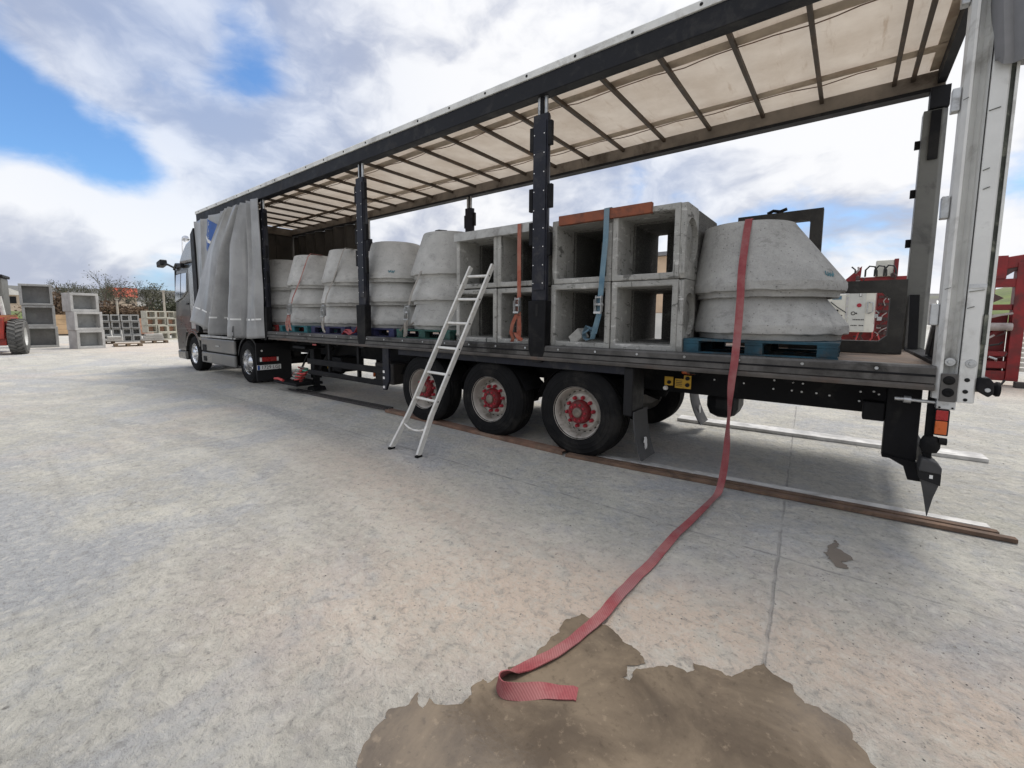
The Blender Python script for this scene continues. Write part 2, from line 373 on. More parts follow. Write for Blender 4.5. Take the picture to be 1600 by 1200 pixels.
def roof_mat():
    mt = bpy.data.materials.new('roof_canvas')
    mt.use_nodes = True
    t = NT(mt.node_tree)
    v = t.n('ShaderNodeTexCoord').outputs['Object']
    n1 = t.noise(v, 1.3, 8, 0.65)
    n2 = t.noise(v, 7.0, 8, 0.7)
    c = t.mix(t.ramp(n1, 0.3, 0.7), (0.50, 0.425, 0.345), (0.63, 0.56, 0.475))
    st = t.n('ShaderNodeMapping', inp={'Vector': v, 'Scale': (5.0, 0.7, 1.0), 'Rotation': (0, 0, 0.25)}).outputs[0]
    n3 = t.noise(st, 1.6, 7, 0.7)
    c = t.mix(t.math('MULTIPLY', t.ramp(n3, 0.56, 0.72), 0.45), c, (0.30, 0.205, 0.13))
    c = t.mix(t.math('MULTIPLY', t.ramp(n2, 0.6, 0.75), 0.4), c, (0.36, 0.27, 0.19))
    d = t.n('ShaderNodeBsdfDiffuse', inp={0: c, 1: 0.6})
    tr = t.n('ShaderNodeBsdfTranslucent', inp={0: c})
    mx = t.n('ShaderNodeMixShader', inp={0: 0.36, 1: d.outputs[0], 2: tr.outputs[0]})
    nm = t.bump(t.math('ADD', n2, t.math('MULTIPLY', n1, 2.0)), 0.35, 0.02)
    t.t.links.new(nm, d.inputs['Normal'])
    t.n('ShaderNodeOutputMaterial', inp={0: mx.outputs[0]})
    return mt


def curtain_mat():
    mt = bpy.data.materials.new('curtain_tarpaulin')
    mt.use_nodes = True
    t = NT(mt.node_tree)
    v = t.n('ShaderNodeTexCoord').outputs['Object']
    n1 = t.noise(v, 1.6, 8, 0.62)
    st = t.n('ShaderNodeMapping', inp={'Vector': v, 'Scale': (5.0, 5.0, 0.6)}).outputs[0]
    n3 = t.noise(st, 1.3, 7, 0.7)
    c = t.mix(t.ramp(n1, 0.3, 0.7), (0.23, 0.232, 0.23), (0.33, 0.332, 0.33))
    c = t.mix(t.math('MULTIPLY', t.ramp(n3, 0.52, 0.72), 0.45), c, (0.43, 0.42, 0.40))
    n2 = t.noise(v, 6.0, 8, 0.7)
    c = t.mix(t.math('MULTIPLY', t.ramp(n2, 0.58, 0.72), 0.2), c, (0.13, 0.125, 0.12))
    h = t.math('ADD', t.noise(v, 3.0, 3, 0.5), t.math('MULTIPLY', t.noise(st, 2.6, 5, 0.6), 0.6))
    p = principled(t, base=c, rough=0.3, normal=t.bump(h, 0.35, 0.03), spec=0.5)
    t.n('ShaderNodeOutputMaterial', inp={0: p.outputs[0]})
    return mt


MAT['roof'] = roof_mat()
MAT['curtain'] = curtain_mat()


def ground_mat():
    mt = bpy.data.materials.new('dusty_concrete_yard')
    mt.use_nodes = True
    t = NT(mt.node_tree)
    v = t.n('ShaderNodeTexCoord').outputs['Object']
    s = t.n('ShaderNodeSeparateXYZ', inp={0: v})
    X, Y = s.outputs[0], s.outputs[1]
    n0 = t.noise(v, 0.28, 6, 0.6, 0.3)
    n1 = t.noise(v, 1.1, 10, 0.66, 0.4)
    n2 = t.noise(v, 5.5, 10, 0.68, 0.3)
    n3 = t.noise(v, 38.0, 6, 0.7)
    n4 = t.noise(v, 160.0, 3, 0.7)
    nm_ = t.noise(v, 14.0, 8, 0.7, 0.6)
    c = t.mix(t.ramp(n1, 0.36, 0.64), (0.425, 0.41, 0.37), (0.58, 0.558, 0.492))
    nb_ = t.noise(v, 0.55, 8, 0.62, 0.8)
    c = t.mix(t.math('MULTIPLY', t.ramp(nb_, 0.5, 0.6), 0.7), c, (0.385, 0.397, 0.42))
    c = t.mix(t.math('MULTIPLY', t.ramp(nb_, 0.47, 0.36), 0.5), c, (0.53, 0.515, 0.435))
    # blue-grey worn concrete showing through the dust
    c = t.mix(t.math('MULTIPLY', t.ramp(n2, 0.47, 0.62), 0.6), c, (0.415, 0.42, 0.422))
    # long drag and tyre marks
    tm = t.n('ShaderNodeMapping', inp={'Vector': v, 'Rotation': (0, 0, 0.62), 'Scale': (0.35, 4.2, 1.0)}).outputs[0]
    tk = t.noise(tm, 0.9, 8, 0.65, 0.5)
    c = t.mix(t.math('MULTIPLY', t.ramp(tk, 0.53, 0.68), 0.38), c, (0.34, 0.325, 0.295))
    tm2 = t.n('ShaderNodeMapping', inp={'Vector': v, 'Rotation': (0, 0, -0.35), 'Scale': (0.5, 3.0, 1.0)}).outputs[0]
    tk2 = t.noise(tm2, 1.4, 8, 0.65, 0.4)
    c = t.mix(t.math('MULTIPLY', t.ramp(tk2, 0.55, 0.7), 0.4), c, (0.45, 0.43, 0.39))
    # two curved wheel tracks with a trace of tread
    for (a_, b_, c_, k_) in ((-1.0, -0.03, -8.4, 0.42), (-2.28, -0.05, -5.6, 0.36), (-2.95, -0.05, -5.2, 0.25)):
        q = t.math('ADD', X, -c_)
        yy = t.math('ADD', t.math('MULTIPLY', t.math('MULTIPLY', q, q), b_), a_)
        dd = t.math('ABSOLUTE', t.math('ADD', t.math('SUBTRACT', Y, yy), t.math('MULTIPLY', t.math('SUBTRACT', n2, 0.5), 0.2)))
        band = t.ramp(dd, 0.10, 0.20, 1.0, 0.0)
        tread = t.ramp(t.math('SINE', t.math('ADD', t.math('MULTIPLY', X, 42.0), t.math('MULTIPLY', dd, 30.0))), -0.3, 0.6, 0.55, 1.0)
        brk = t.ramp(n1, 0.36, 0.56)
        c = t.mix(t.math('MULTIPLY', t.math('MULTIPLY', band, tread), t.math('MULTIPLY', brk, k_)), c, (0.27, 0.262, 0.245))
        edge = t.math('MULTIPLY', t.ramp(dd, 0.16, 0.24), t.ramp(dd, 0.24, 0.34, 1.0, 0.0))
        c = t.mix(t.math('MULTIPLY', edge, t.math('MULTIPLY', brk, 0.3)), c, (0.56, 0.54, 0.49))
    # sandy dust drifts (world positions read off the yard)
    sand = t.math('MULTIPLY', t.ramp(n0, 0.50, 0.68), 0.5)
    for (cx, cy, rx, ry, a) in ((-2.2, -2.55, 0.75, 0.55, 0.75), (-1.75, -2.2, 0.5, 0.5, 0.6), (-0.35, -1.75, 0.75, 0.42, 0.7), (-3.4, -1.9, 1.1, 0.55, 0.6), (-4.9, -1.6, 1.2, 0.5, 0.5),
                                (-1.2, -2.0, 0.5, 0.4, 0.9), (0.2, -2.1, 0.8, 0.5, 0.5), (-2.9, -3.2, 0.9, 0.5, 0.5), (3.0, 11.0, 3.5, 2.0, 0.9), (-30.0, 2.0, 9.0, 2.5, 0.7)):
        dx = t.math('DIVIDE', t.math('SUBTRACT', X, cx), rx)
        dy = t.math('DIVIDE', t.math('SUBTRACT', Y, cy), ry)
        d2 = t.math('ADD', t.math('MULTIPLY', dx, dx), t.math('MULTIPLY', dy, dy))
        sand = t.math('ADD', sand, t.math('MULTIPLY', t.math('EXPONENT', t.math('MULTIPLY', d2, -1.0)), a))
    sand = t.math('MULTIPLY', sand, t.ramp(n2, 0.34, 0.58, 0.35, 1.0), clamp=True)
    c = t.mix(t.math('MULTIPLY', sand, 0.85), c, (0.66, 0.53, 0.42))
    # pale drier dust ring, dark flecks
    c = t.mix(t.math('MULTIPLY', t.ramp(n3, 0.55, 0.68), 0.55), c, (0.64, 0.61, 0.55))
    c = t.mix(t.math('MULTIPLY', t.ramp(n3, 0.46, 0.33), 0.6), c, (0.20, 0.19, 0.175))
    vo = t.n('ShaderNodeTexVoronoi', feature='F1', inp={'Vector': v, 'Scale': 9.0})
    vs = t.ramp(t.n('ShaderNodeSeparateColor', inp={0: vo.outputs['Color']}).outputs[0], 0.8, 0.95)
    fl = t.math('MULTIPLY', t.ramp(vo.outputs['Distance'], 0.05, 0.13, 1.0, 0.0), vs)
    c = t.mix(t.math('MULTIPLY', fl, 0.7), c, (0.10, 0.095, 0.085))
    c = t.mix(t.math('MULTIPLY', t.ramp(nm_, 0.5, 0.64), 0.45), c, (0.64, 0.61, 0.54))
    c = t.mix(t.math('MULTIPLY', t.ramp(nm_, 0.47, 0.35), 0.5), c, (0.27, 0.26, 0.24))
    # sawn joints between the slabs
    wob = t.math('MULTIPLY', t.math('SUBTRACT', t.noise(v, 6.0, 4, 0.6), 0.5), 0.03)
    j1 = t.math('ABSOLUTE', t.math('ADD', t.math('ADD', X, t.math('MULTIPLY', Y, 0.062)), t.math('ADD', wob, 0.868)))
    j2 = t.math('ABSOLUTE', t.math('ADD', t.math('ADD', Y, 0.936), wob))
    j3 = t.math('ABSOLUTE', t.math('ADD', t.math('ADD', X, t.math('MULTIPLY', Y, 0.062)), t.math('ADD', wob, 6.9)))
    jm = t.math('MINIMUM', j1, t.math('MINIMUM', j2, j3))
    jn = t.ramp(t.noise(v, 3.0, 4, 0.6), 0.35, 0.6)
    jl = t.math('MULTIPLY', t.ramp(jm, 0.003, 0.012, 1.0, 0.0), t.math('MULTIPLY', jn, 0.6))
    c = t.mix(jl, c, (0.20, 0.195, 0.185))
    jw = t.math('MULTIPLY', t.ramp(jm, 0.012, 0.05, 1.0, 0.0), 0.22)
    c = t.mix(jw, c, (0.47, 0.455, 0.43))
    h = t.math('ADD', t.math('ADD', t.math('MULTIPLY', n2, 1.4), t.math('MULTIPLY', nm_, 0.9)), t.math('ADD', t.math('MULTIPLY', n3, 0.55), t.math('MULTIPLY', n4, 0.12)))
    h = t.math('SUBTRACT', h, t.math('MULTIPLY', jl, 0.6))
    rg = t.ramp(n1, 0.3, 0.7, 0.78, 0.95)
    p = principled(t, base=c, rough=rg, normal=t.bump(h, 1.0, 0.04), spec=0.25)
    t.n('ShaderNodeOutputMaterial', inp={0: p.outputs[0]})
    return mt


def puddle_mat(name, c0, c1, r0, r1):
    mt = bpy.data.materials.new(name)
    mt.use_nodes = True
    t = NT(mt.node_tree)
    v = t.n('ShaderNodeTexCoord').outputs['Object']
    n1 = t.noise(v, 2.2, 8, 0.62, 0.4)
    n2 = t.noise(v, 22.0, 6, 0.68)
    c = t.mix(t.ramp(n1, 0.34, 0.66), c0, c1)
    c = t.mix(t.math('MULTIPLY', t.ramp(n2, 0.56, 0.72), 0.4), c, tuple(x * 1.5 for x in c1))
    c = t.mix(t.math('MULTIPLY', t.ramp(n2, 0.45, 0.3), 0.4), c, tuple(x * 0.6 for x in c0))
    p = principled(t, base=c, rough=t.ramp(t.math('ADD', t.math('MULTIPLY', n1, 0.7), t.math('MULTIPLY', n2, 0.3)), 0.38, 0.6, r0, r1), normal=t.bump(t.math('ADD', n2, n1), 0.12, 0.006), spec=0.5)
    t.n('ShaderNodeOutputMaterial', inp={0: p.outputs[0]})
    return mt


MAT['ground'] = ground_mat()
MAT['puddle'] = puddle_mat('muddy_wet_film', (0.09, 0.070, 0.052), (0.195, 0.152, 0.107), 0.02, 0.2)
MAT['stain'] = puddle_mat('damp_stain_film', (0.12, 0.098, 0.078), (0.16, 0.135, 0.11), 0.4, 0.6)


# ------------------------------------------------------------------ mesh builder and scene helpers
class MB:
    def __init__(s):
        s.v = []
        s.f = []

    def add(s, verts, faces):
        o = len(s.v)
        s.v += [tuple(p) for p in verts]
        s.f += [tuple(i + o for i in f) for f in faces]
        return s

    def box(s, x0, x1, y0, y1, z0, z1):
        return s.add([(x0, y0, z0), (x1, y0, z0), (x1, y1, z0), (x0, y1, z0), (x0, y0, z1), (x1, y0, z1), (x1, y1, z1), (x0, y1, z1)],
                     [(0, 3, 2, 1), (4, 5, 6, 7), (0, 1, 5, 4), (1, 2, 6, 5), (2, 3, 7, 6), (3, 0, 4, 7)])

    def obox(s, c, ax, ay, az):
        c, ax, ay, az = Vector(c), Vector(ax), Vector(ay), Vector(az)
        vs = [c + ax * i + ay * j + az * k for k in (-1, 1) for (i, j) in ((-1, -1), (1, -1), (1, 1), (-1, 1))]
        return s.add(vs, [(0, 3, 2, 1), (4, 5, 6, 7), (0, 1, 5, 4), (1, 2, 6, 5), (2, 3, 7, 6), (3, 0, 4, 7)])

    def bar(s, p, q, wd, ht, up=(0, 0, 1)):
        p, q = Vector(p), Vector(q)
        d = (q - p).normalized()
        sx = d.cross(Vector(up))
        if sx.length < 1e-4:
            sx = d.cross(Vector((1, 0, 0)))
        sx.normalize()
        sz = sx.cross(d)
        return s.obox((p + q) / 2, sx * wd / 2, (q - p) / 2, sz * ht / 2)

    def prism(s, poly, axis, a, b):
        """poly of 2D points extruded along axis x / y / z between a and b"""
        def P(u, v, t):
            return {'x': (t, u, v), 'y': (u, t, v), 'z': (u, v, t)}[axis]
        n = len(poly)
        vs = [P(u, v, a) for u, v in poly] + [P(u, v, b) for u, v in poly]
        fs = [tuple(range(n))[::-1], tuple(range(n, 2 * n))] + [(i, (i + 1) % n, n + (i + 1) % n, n + i) for i in range(n)]
        return s.add(vs, fs)

    def tube(s, pts, r, n=10, cap=True):
        pts = [Vector(p) for p in pts]
        rs = r if isinstance(r, (list, tuple)) else [r] * len(pts)
        prev = None
        rings = []
        for i, p in enumerate(pts):
            d = (pts[min(i + 1, len(pts) - 1)] - pts[max(i - 1, 0)]).normalized()
            if prev is None:
                a = d.cross(Vector((0, 0, 1)))
                if a.length < 1e-3:
                    a = d.cross(Vector((1, 0, 0)))
            else:
                a = prev - d * prev.dot(d)
            a.normalize()
            prev = a
            b = d.cross(a)
            rings.append([p + (a * math.cos(t) + b * math.sin(t)) * rs[i] for t in (2 * math.pi * k / n for k in range(n))])
        vs = [q for ring in rings for q in ring]
        fs = []
        for i in range(len(pts) - 1):
            for k in range(n):
                fs.append((i * n + k, i * n + (k + 1) % n, (i + 1) * n + (k + 1) % n, (i + 1) * n + k))
        if cap:
            fs.append(tuple(range(n))[::-1])
            fs.append(tuple(range((len(pts) - 1) * n, len(pts) * n)))
        return s.add(vs, fs)

    def cyl(s, p, q, r, n=14):
        return s.tube([p, q], r, n)

    def lathe(s, prof, o, axis='y', n=40, close=False):
        """prof: (radius, distance along axis)"""
        o = Vector(o)
        ax = {'x': Vector((1, 0, 0)), 'y': Vector((0, 1, 0)), 'z': Vector((0, 0, 1))}[axis] if isinstance(axis, str) else Vector(axis).normalized()
        a = ax.cross(Vector((0, 0, 1)))
        if a.length < 1e-3:
            a = Vector((1, 0, 0))
        a.normalize()
        b = ax.cross(a)
        vs, fs = [], []
        for (r_, h) in prof:
            for k in range(n):
                t = 2 * math.pi * k / n
                vs.append(o + ax * h + (a * math.cos(t) + b * math.sin(t)) * r_)
        m_ = len(prof)
        for i in range(m_ if close else m_ - 1):
            j = (i + 1) % m_
            for k in range(n):
                fs.append((i * n + k, i * n + (k + 1) % n, j * n + (k + 1) % n, j * n + k))
        return s.add(vs, fs)

    def ribbon(s, pts, wdirs, wd, th=0.003):
        """webbing strip: centre points and the direction across at each"""
        pts = [Vector(p) for p in pts]
        vs = []
        for i, p in enumerate(pts):
            d = (pts[min(i + 1, len(pts) - 1)] - pts[max(i - 1, 0)]).normalized()
            a = Vector(wdirs[i] if isinstance(wdirs, list) else wdirs)
            a = (a - d * a.dot(d)).normalized() * wd / 2
            nn = d.cross(a).normalized() * th / 2
            vs += [p - a - nn, p + a - nn, p + a + nn, p - a + nn]
        fs = []
        for i in range(len(pts) - 1):
            for k in range(4):
                fs.append((i * 4 + k, i * 4 + (k + 1) % 4, i * 4 + 4 + (k + 1) % 4, i * 4 + 4 + k))
        e = (len(pts) - 1) * 4
        fs += [(3, 2, 1, 0), (e, e + 1, e + 2, e + 3)]
        return s.add(vs, fs)

    def mesh(s, name, mat, smooth=None):
        me = bpy.data.meshes.new(name)
        me.from_pydata(s.v, [], s.f)
        if mat:
            me.materials.append(MAT[mat] if isinstance(mat, str) else mat)
        if smooth is not None:
            me.polygons.foreach_set('use_smooth', [True] * len(me.polygons))
            me.set_sharp_from_angle(angle=R(smooth))
        me.validate()
        me.update()
        return me

    def build(s, name, mat, parent=None, smooth=None, bevel=0.0, fix=False, label=None):
        me = s.mesh(name, mat, smooth)
        if fix:
            import bmesh
            bm = bmesh.new()
            bm.from_mesh(me)
            bmesh.ops.recalc_face_normals(bm, faces=bm.faces)
            bm.to_mesh(me)
            bm.free()
        o = bpy.data.objects.new(name, me)
        COL.objects.link(o)
        if parent is not None:
            o.parent = parent
            o.matrix_parent_inverse = world(parent).inverted()
        if bevel:
            b = o.modifiers.new('edge', 'BEVEL')
            b.width = bevel
            b.segments = 2
            b.limit_method = 'ANGLE'
            b.angle_limit = R(40)
        if label:
            o['label'] = label
        return o


def world(o):
    """things stand at their base; parts are meshed in world coordinates"""
    return o.matrix_basis.copy() if o.parent is None else Matrix()


def tag(o, label, cat, group=None):
    o['label'] = label
    o['category'] = cat
    if group:
        o['group'] = group
    return o


def thing(name, label, cat, loc=(0, 0, 0), group=None, rot=(0, 0, 0)):
    o = bpy.data.objects.new(name, None)
    o.empty_display_size = 0.3
    COL.objects.link(o)
    o.location = loc
    o.rotation_euler = rot
    return tag(o, label, cat, group)


def dup(root, loc, rot=None, label=None, group=None, mats=None):
    """copy of a thing with copies of its parts and sub-parts"""
    def cp(o, parent):
        c = o.copy()
        COL.objects.link(c)
        if parent is not None:
            c.parent = parent
            c.matrix_parent_inverse = o.matrix_parent_inverse.copy()
        for ch in list(o.children):
            cp(ch, c)
        return c
    r = cp(root, None)
    r.location = loc
    if rot is not None:
        r.rotation_euler = rot
    if label:
        r['label'] = label
    if group:
        r['group'] = group
    return r


def struct(name, mb, mat, smooth=None):
    o = mb.build(name, mat, None, smooth)
    o['kind'] = 'structure'
    return o


def text_mesh(body, size, mat, origin, right, upd, name, parent, depth=0.002, align='CENTER'):
    cu = bpy.data.curves.new(name, 'FONT')
    cu.body = body
    cu.size = size
    cu.extrude = depth
    cu.align_x = align
    cu.align_y = 'CENTER'
    tmp = bpy.data.objects.new(name, cu)
    COL.objects.link(tmp)
    dg = bpy.context.evaluated_depsgraph_get()
    me = bpy.data.meshes.new_from_object(tmp.evaluated_get(dg))
    bpy.data.objects.remove(tmp)
    bpy.data.curves.remove(cu)
    right, upd = Vector(right).normalized(), Vector(upd).normalized()
    mm = Matrix((right, upd, right.cross(upd))).transposed().to_4x4()
    mm.translation = Vector(origin)
    me.transform(mm)
    me.materials.clear()
    me.materials.append(MAT[mat])
    o = bpy.data.objects.new(name, me)
    COL.objects.link(o)
    if parent is not None:
        o.parent = parent
        o.matrix_parent_inverse = world(parent).inverted()
    return o

# ------------------------------------------------------------------ the setting
g = MB()
g.add([(-1500, -600, 0), (700, -600, 0), (700, 1500, 0), (-1500, 1500, 0)], [(0, 1, 2, 3)])
struct('ground', g, 'ground')

pud = [(-1.8, -3.45), (-1.86, -3.39), (-1.86, -3.35), (-1.86, -3.3), (-1.9, -3.24), (-1.87, -3.2), (-1.87, -3.13), (-1.8, -3.16), (-1.8, -3.11), (-1.74, -3.09), (-1.7, -3.05), (-1.68, -2.99), (-1.71, -2.94), (-1.7, -2.9), (-1.66, -2.9), (-1.65, -2.84), (-1.64, -2.76), (-1.59, -2.71), (-1.6, -2.62), (-1.6, -2.53), (-1.6, -2.44), (-1.61, -2.35), (-1.59, -2.3), (-1.56, -2.26), (-1.48, -2.28), (-1.42, -2.25), (-1.33, -2.29), (-1.23, -2.32), (-1.17, -2.38), (-1.22, -2.43), (-1.22, -2.52), (-1.2, -2.52), (-1.19, -2.43), (-1.13, -2.36), (-1.07, -2.32), (-1.0, -2.32), (-0.99, -2.24), (-0.93, -2.22), (-0.87, -2.22), (-0.83, -2.2), (-0.81, -2.13), (-0.76, -2.08), (-0.74, -2.04), (-0.7, -2.09), (-0.64, -2.1), (-0.58, -2.17), (-0.54, -2.15), (-0.48, -2.19), (-0.44, -2.2), (-0.42, -2.24), (-0.39, -2.29), (-0.36, -2.33),
       (-0.3, -2.55), (-0.27, -2.9), (-0.35, -3.3), (-0.6, -3.7), (-1.0, -3.9), (-1.45, -3.85), (-1.7, -3.65)]


def ragged(poly, z, depth, amp, seed):
    """a closed outline subdivided with a crumbly edge, as one flat film"""
    pts = []
    n = len(poly)
    for i in range(n):
        a, b = Vector(poly[i]), Vector(poly[(i + 1) % n])
        k = max(1, int((b - a).length / 0.012))
        for j in range(k):
            p = a.lerp(b, j / k)
            nv = Vector([mnoise.noise(Vector((p.x * 14 + seed, p.y * 14, o_))) * amp + mnoise.noise(Vector((p.x * 45, p.y * 45 + seed, o_ + 3))) * amp * 0.55 for o_ in (0.3, 7.3)])
            pts.append((p.x + nv.x, p.y + nv.y))
    mb = MB()
    mb.add([(x, y, z) for x, y in pts], [tuple(range(len(pts)))])
    return mb


struct('puddle', ragged(pud, 0.004, 0, 0.022, 3.0), 'puddle')
st = [(-0.50, -0.43), (-0.475, -0.5), (-0.49, -0.56), (-0.45, -0.6), (-0.42, -0.68), (-0.455, -0.75), (-0.44, -0.82), (-0.5, -0.85), (-0.53, -0.78), (-0.575, -0.7), (-0.535, -0.64), (-0.55, -0.56), (-0.53, -0.5)]
struct('damp_stain', ragged(st, 0.004, 0, 0.03, 9.0), 'stain')

# pebbles and crumbs on the yard
pb = MB()
rnd = random.Random(5)
for i in range(2600):
    if i < 1700:
        x, y = rnd.uniform(-5.5, 1.6), rnd.uniform(-3.6, 0.0)
        if rnd.random() < 0.25:
            x, y = rnd.gauss(0.1, 0.7), rnd.gauss(-1.7, 0.5)
    else:
        x, y = rnd.uniform(-14, 4), rnd.uniform(-3.5, 9)
    if math.hypot(x - CAM.x, y - CAM.y) < 0.7:
        continue
    s = rnd.choice((0.002, 0.0025, 0.003, 0.0035, 0.0045)) * (1.0 if i < 1700 else 1.9)
    if rnd.random() < 0.02:
        s *= 2.0
    a = rnd.uniform(0, 3.1)
    ca, sa = math.cos(a), math.sin(a)
    e = rnd.uniform(0.6, 1.7)
    vs = [(x + ca * s * e, y + sa * s * e, s * .2), (x - sa * s, y + ca * s, s * .15), (x - ca * s * e, y - sa * s * e, s * .25), (x + sa * s, y - ca * s, s * .2), (x + ca * s * .2, y, s * .9), (x, y, -s * .2)]
    pb.add(vs, [(0, 1, 4), (1, 2, 4), (2, 3, 4), (3, 0, 4)])
MAT['pebble'] = M('pebbles', (0.24, 0.225, 0.20), 0.9, 0.0, 0.7, 9.0)
o = pb.build('pebbles', 'pebble')
o['kind'] = 'stuff'


def hills():
    mb = MB()
    na, nr = 150, 9
    rr = [230, 300, 380, 470, 570, 690, 830, 1000, 1300]
    for i in range(na):
        a = 2 * math.pi * i / na
        for j, r_ in enumerate(rr):
            q = Vector((math.cos(a) * r_ / 300, math.sin(a) * r_ / 300, 0.3))
            prof = [-2, 2, 9, 17, 26, 33, 36, 34, 30][j]
            k = 0.75 + 0.6 * mnoise.noise(q * 0.7) + 0.25 * mnoise.noise(q * 2.1)
            mb.v.append((CAM.x + math.cos(a) * r_, CAM.y + math.sin(a) * r_, prof * max(k, 0.2) if j else -2))
    for i in range(na):
        for j in range(nr - 1):
            i2 = (i + 1) % na
            mb.f.append((i * nr + j, i * nr + j + 1, i2 * nr + j + 1, i2 * nr + j))
    return mb


struct('hills', hills(), 'far_hill', smooth=60)
# grassy bank behind the block stacks and green slope behind the red machine
gb = MB()
for i in range(40):
    t = i / 39
    x, y = -92 + 14 * t, -8 + 34 * t
    for j, (d, h) in enumerate(((0, -0.1), (4, 1.3), (9, 2.3), (16, 2.8), (26, 2.2), (40, -0.2))):
        h2 = h * (0.85 + 0.35 * mnoise.noise(Vector((t * 7, j * .6, 2)))) if h > 0 else h
        gb.v.append((x - d * 0.93, y + d * 0.36, h2))
for i in range(39):
    for j in range(5):
        gb.f.append((i * 6 + j, i * 6 + j + 1, (i + 1) * 6 + j + 1, (i + 1) * 6 + j))
struct('grass_bank', gb, 'grass_bank', smooth=60)
gs = MB()
for i in range(30):
    t = i / 29
    x, y = 12 + 55 * t, 95 - 10 * t
    for j, (d, h) in enumerate(((0, -0.2), (12, 4.0), (30, 8.5), (55, 11.5), (90, 9.0), (130, -0.5))):
        gs.v.append((x + d * .12, y + d, h * (0.9 + 0.25 * mnoise.noise(Vector((t * 5, j * .7, 8)))) if h > 0 else h))
for i in range(29):
    for j in range(5):
        gs.f.append((i * 6 + j, (i + 1) * 6 + j, (i + 1) * 6 + j + 1, i * 6 + j + 1))
struct('green_slope', gs, 'grass_bank', smooth=60)

# pale warehouse seen through the openings of the concrete boxes
wh = thing('warehouse', 'beige warehouse wall with white base glimpsed through the open concrete boxes', 'building', (-10.5, 24.5, 0))
MB().box(-14.5, -6.5, 24, 30, 2.0, 5.6).build('wall', 'building', wh)
MB().box(-14.6, -6.4, 23.9, 30.1, 0, 1.98).build('base_wall', 'building_low', wh)
MB().box(-14.8, -6.2, 23.7, 30.3, 5.62, 5.85).build('roof', 'grey_roll', wh)

# ------------------------------------------------------------------ trees, scrub and houses far left
def leaf_cloud(mb, c, rad, n, size, rnd, squash=1.0, clump=7):
    cl = []
    for k in range(clump):
        d = Vector((rnd.gauss(0, 1), rnd.gauss(0, 1), rnd.gauss(0, 0.8)))
        d = d.normalized() * rnd.uniform(0.2, 0.85)
        cl.append((Vector((d.x * rad[0], d.y * rad[1], d.z * rad[2])), rnd.uniform(0.28, 0.5)))
    for i in range(n):
        o_, s_ = rnd.choice(cl)
        d = Vector((rnd.gauss(0, .5) * rad[0] * s_, rnd.gauss(0, .5) * rad[1] * s_, rnd.gauss(0, .5) * rad[2] * s_ * squash))
        p = Vector(c) + o_ + d
        if p.z < 0.02:
            continue
        a = Vector((rnd.gauss(0, 1), rnd.gauss(0, 1), rnd.gauss(0, 1))).normalized()
        b = a.cross(Vector((rnd.gauss(0, 1), rnd.gauss(0, 1), rnd.gauss(0, 1)))).normalized()
        s1 = size * rnd.uniform(0.5, 1.3)
        mb.add([p - a * s1, p + b * s1 * .55, p + a * s1, p - b * s1 * .55], [(0, 1, 2, 3)])


def bare_tree(loc, h, spread, label, seed, leaves=300, trunk=0.16, twigs_n=3):
    rnd = random.Random(seed)
    t = thing('bare_tree', label, 'tree', loc, 'bare trees beyond the block yard')
    base = Vector(loc)
    tk, tw = MB(), MB()
    fork = base + Vector((rnd.uniform(-.2, .2), rnd.uniform(-.2, .2), h * 0.34))
    tk.tube([base, base.lerp(fork, .5) + Vector((.05, .04, 0)), fork], [trunk, trunk * .8, trunk * .62], 7)
    tips = []

    def grow(p, d, ln, r_, lev):
        q = p + d * ln
        mid = p.lerp(q, .5) + Vector((rnd.gauss(0, .06), rnd.gauss(0, .06), rnd.gauss(0, .05))) * ln
        (tk if lev < 2 else tw).tube([p, mid, q], [r_, r_ * .8, r_ * .58], 5 if lev < 2 else 3, cap=False)
        if lev >= 4:
            tips.append(q)
            return
        for k in range(rnd.choice((2, 3, 3)) if lev < 3 else twigs_n):
            nd = (d + Vector((rnd.gauss(0, .55), rnd.gauss(0, .55), rnd.gauss(.12, .4))) * (spread if lev < 2 else 0.9)).normalized()
            grow(p.lerp(q, rnd.uniform(.6, 1.0)), nd, ln * rnd.uniform(.62, .84), max(.014, r_ * .58), lev + 1)
    for k in range(5):
        d = Vector((rnd.gauss(0, .55), rnd.gauss(0, .55), 1.0)).normalized()
        grow(base.lerp(fork, rnd.uniform(.75, 1)), d, h * 0.30, trunk * .55, 0)
    for p in tips:
        for k in range(max(1, leaves // max(1, len(tips)))):
            q = p + Vector((rnd.gauss(0, .22), rnd.gauss(0, .22), rnd.gauss(0, .2)))
            a = Vector((rnd.gauss(0, 1), rnd.gauss(0, 1), rnd.gauss(0, 1))).normalized() * rnd.uniform(.06, .14)
            b = a.cross(Vector((rnd.gauss(0, 1), rnd.gauss(0, 1), rnd.gauss(0, 1)))).normalized() * .06
            tw.add([q - a, q + b, q + a, q - b], [(0, 1, 2, 3)])
    tk.build('trunk', 'bark', t)
    tw.build('crown', 'twig', t)
    return t


bare_tree((-74.1, 8.4, 0), 6.2, 1.0, 'bare tree with a slim trunk rising just left of the red roof', 3, 500)
bare_tree((-76.1, 11.9, 0), 6.2, 1.2, 'wide bushy bare tree standing right behind the red roof', 8, 1500, 0.2, 4)
bare_tree((-88.6, 16.6, 0), 6.2, 1.0, 'bare tree between the pale box rack and the truck cab', 5, 900)
bare_tree((-84.9, 9.4, 0), 5.4, 1.0, 'low bare tree to the left of the slim trunked one', 21, 600)
bare_tree((-106.8, 8.9, 0), 7.0, 1.0, 'small dark tree behind the middle block stack', 17, 1600, 0.18, 4)


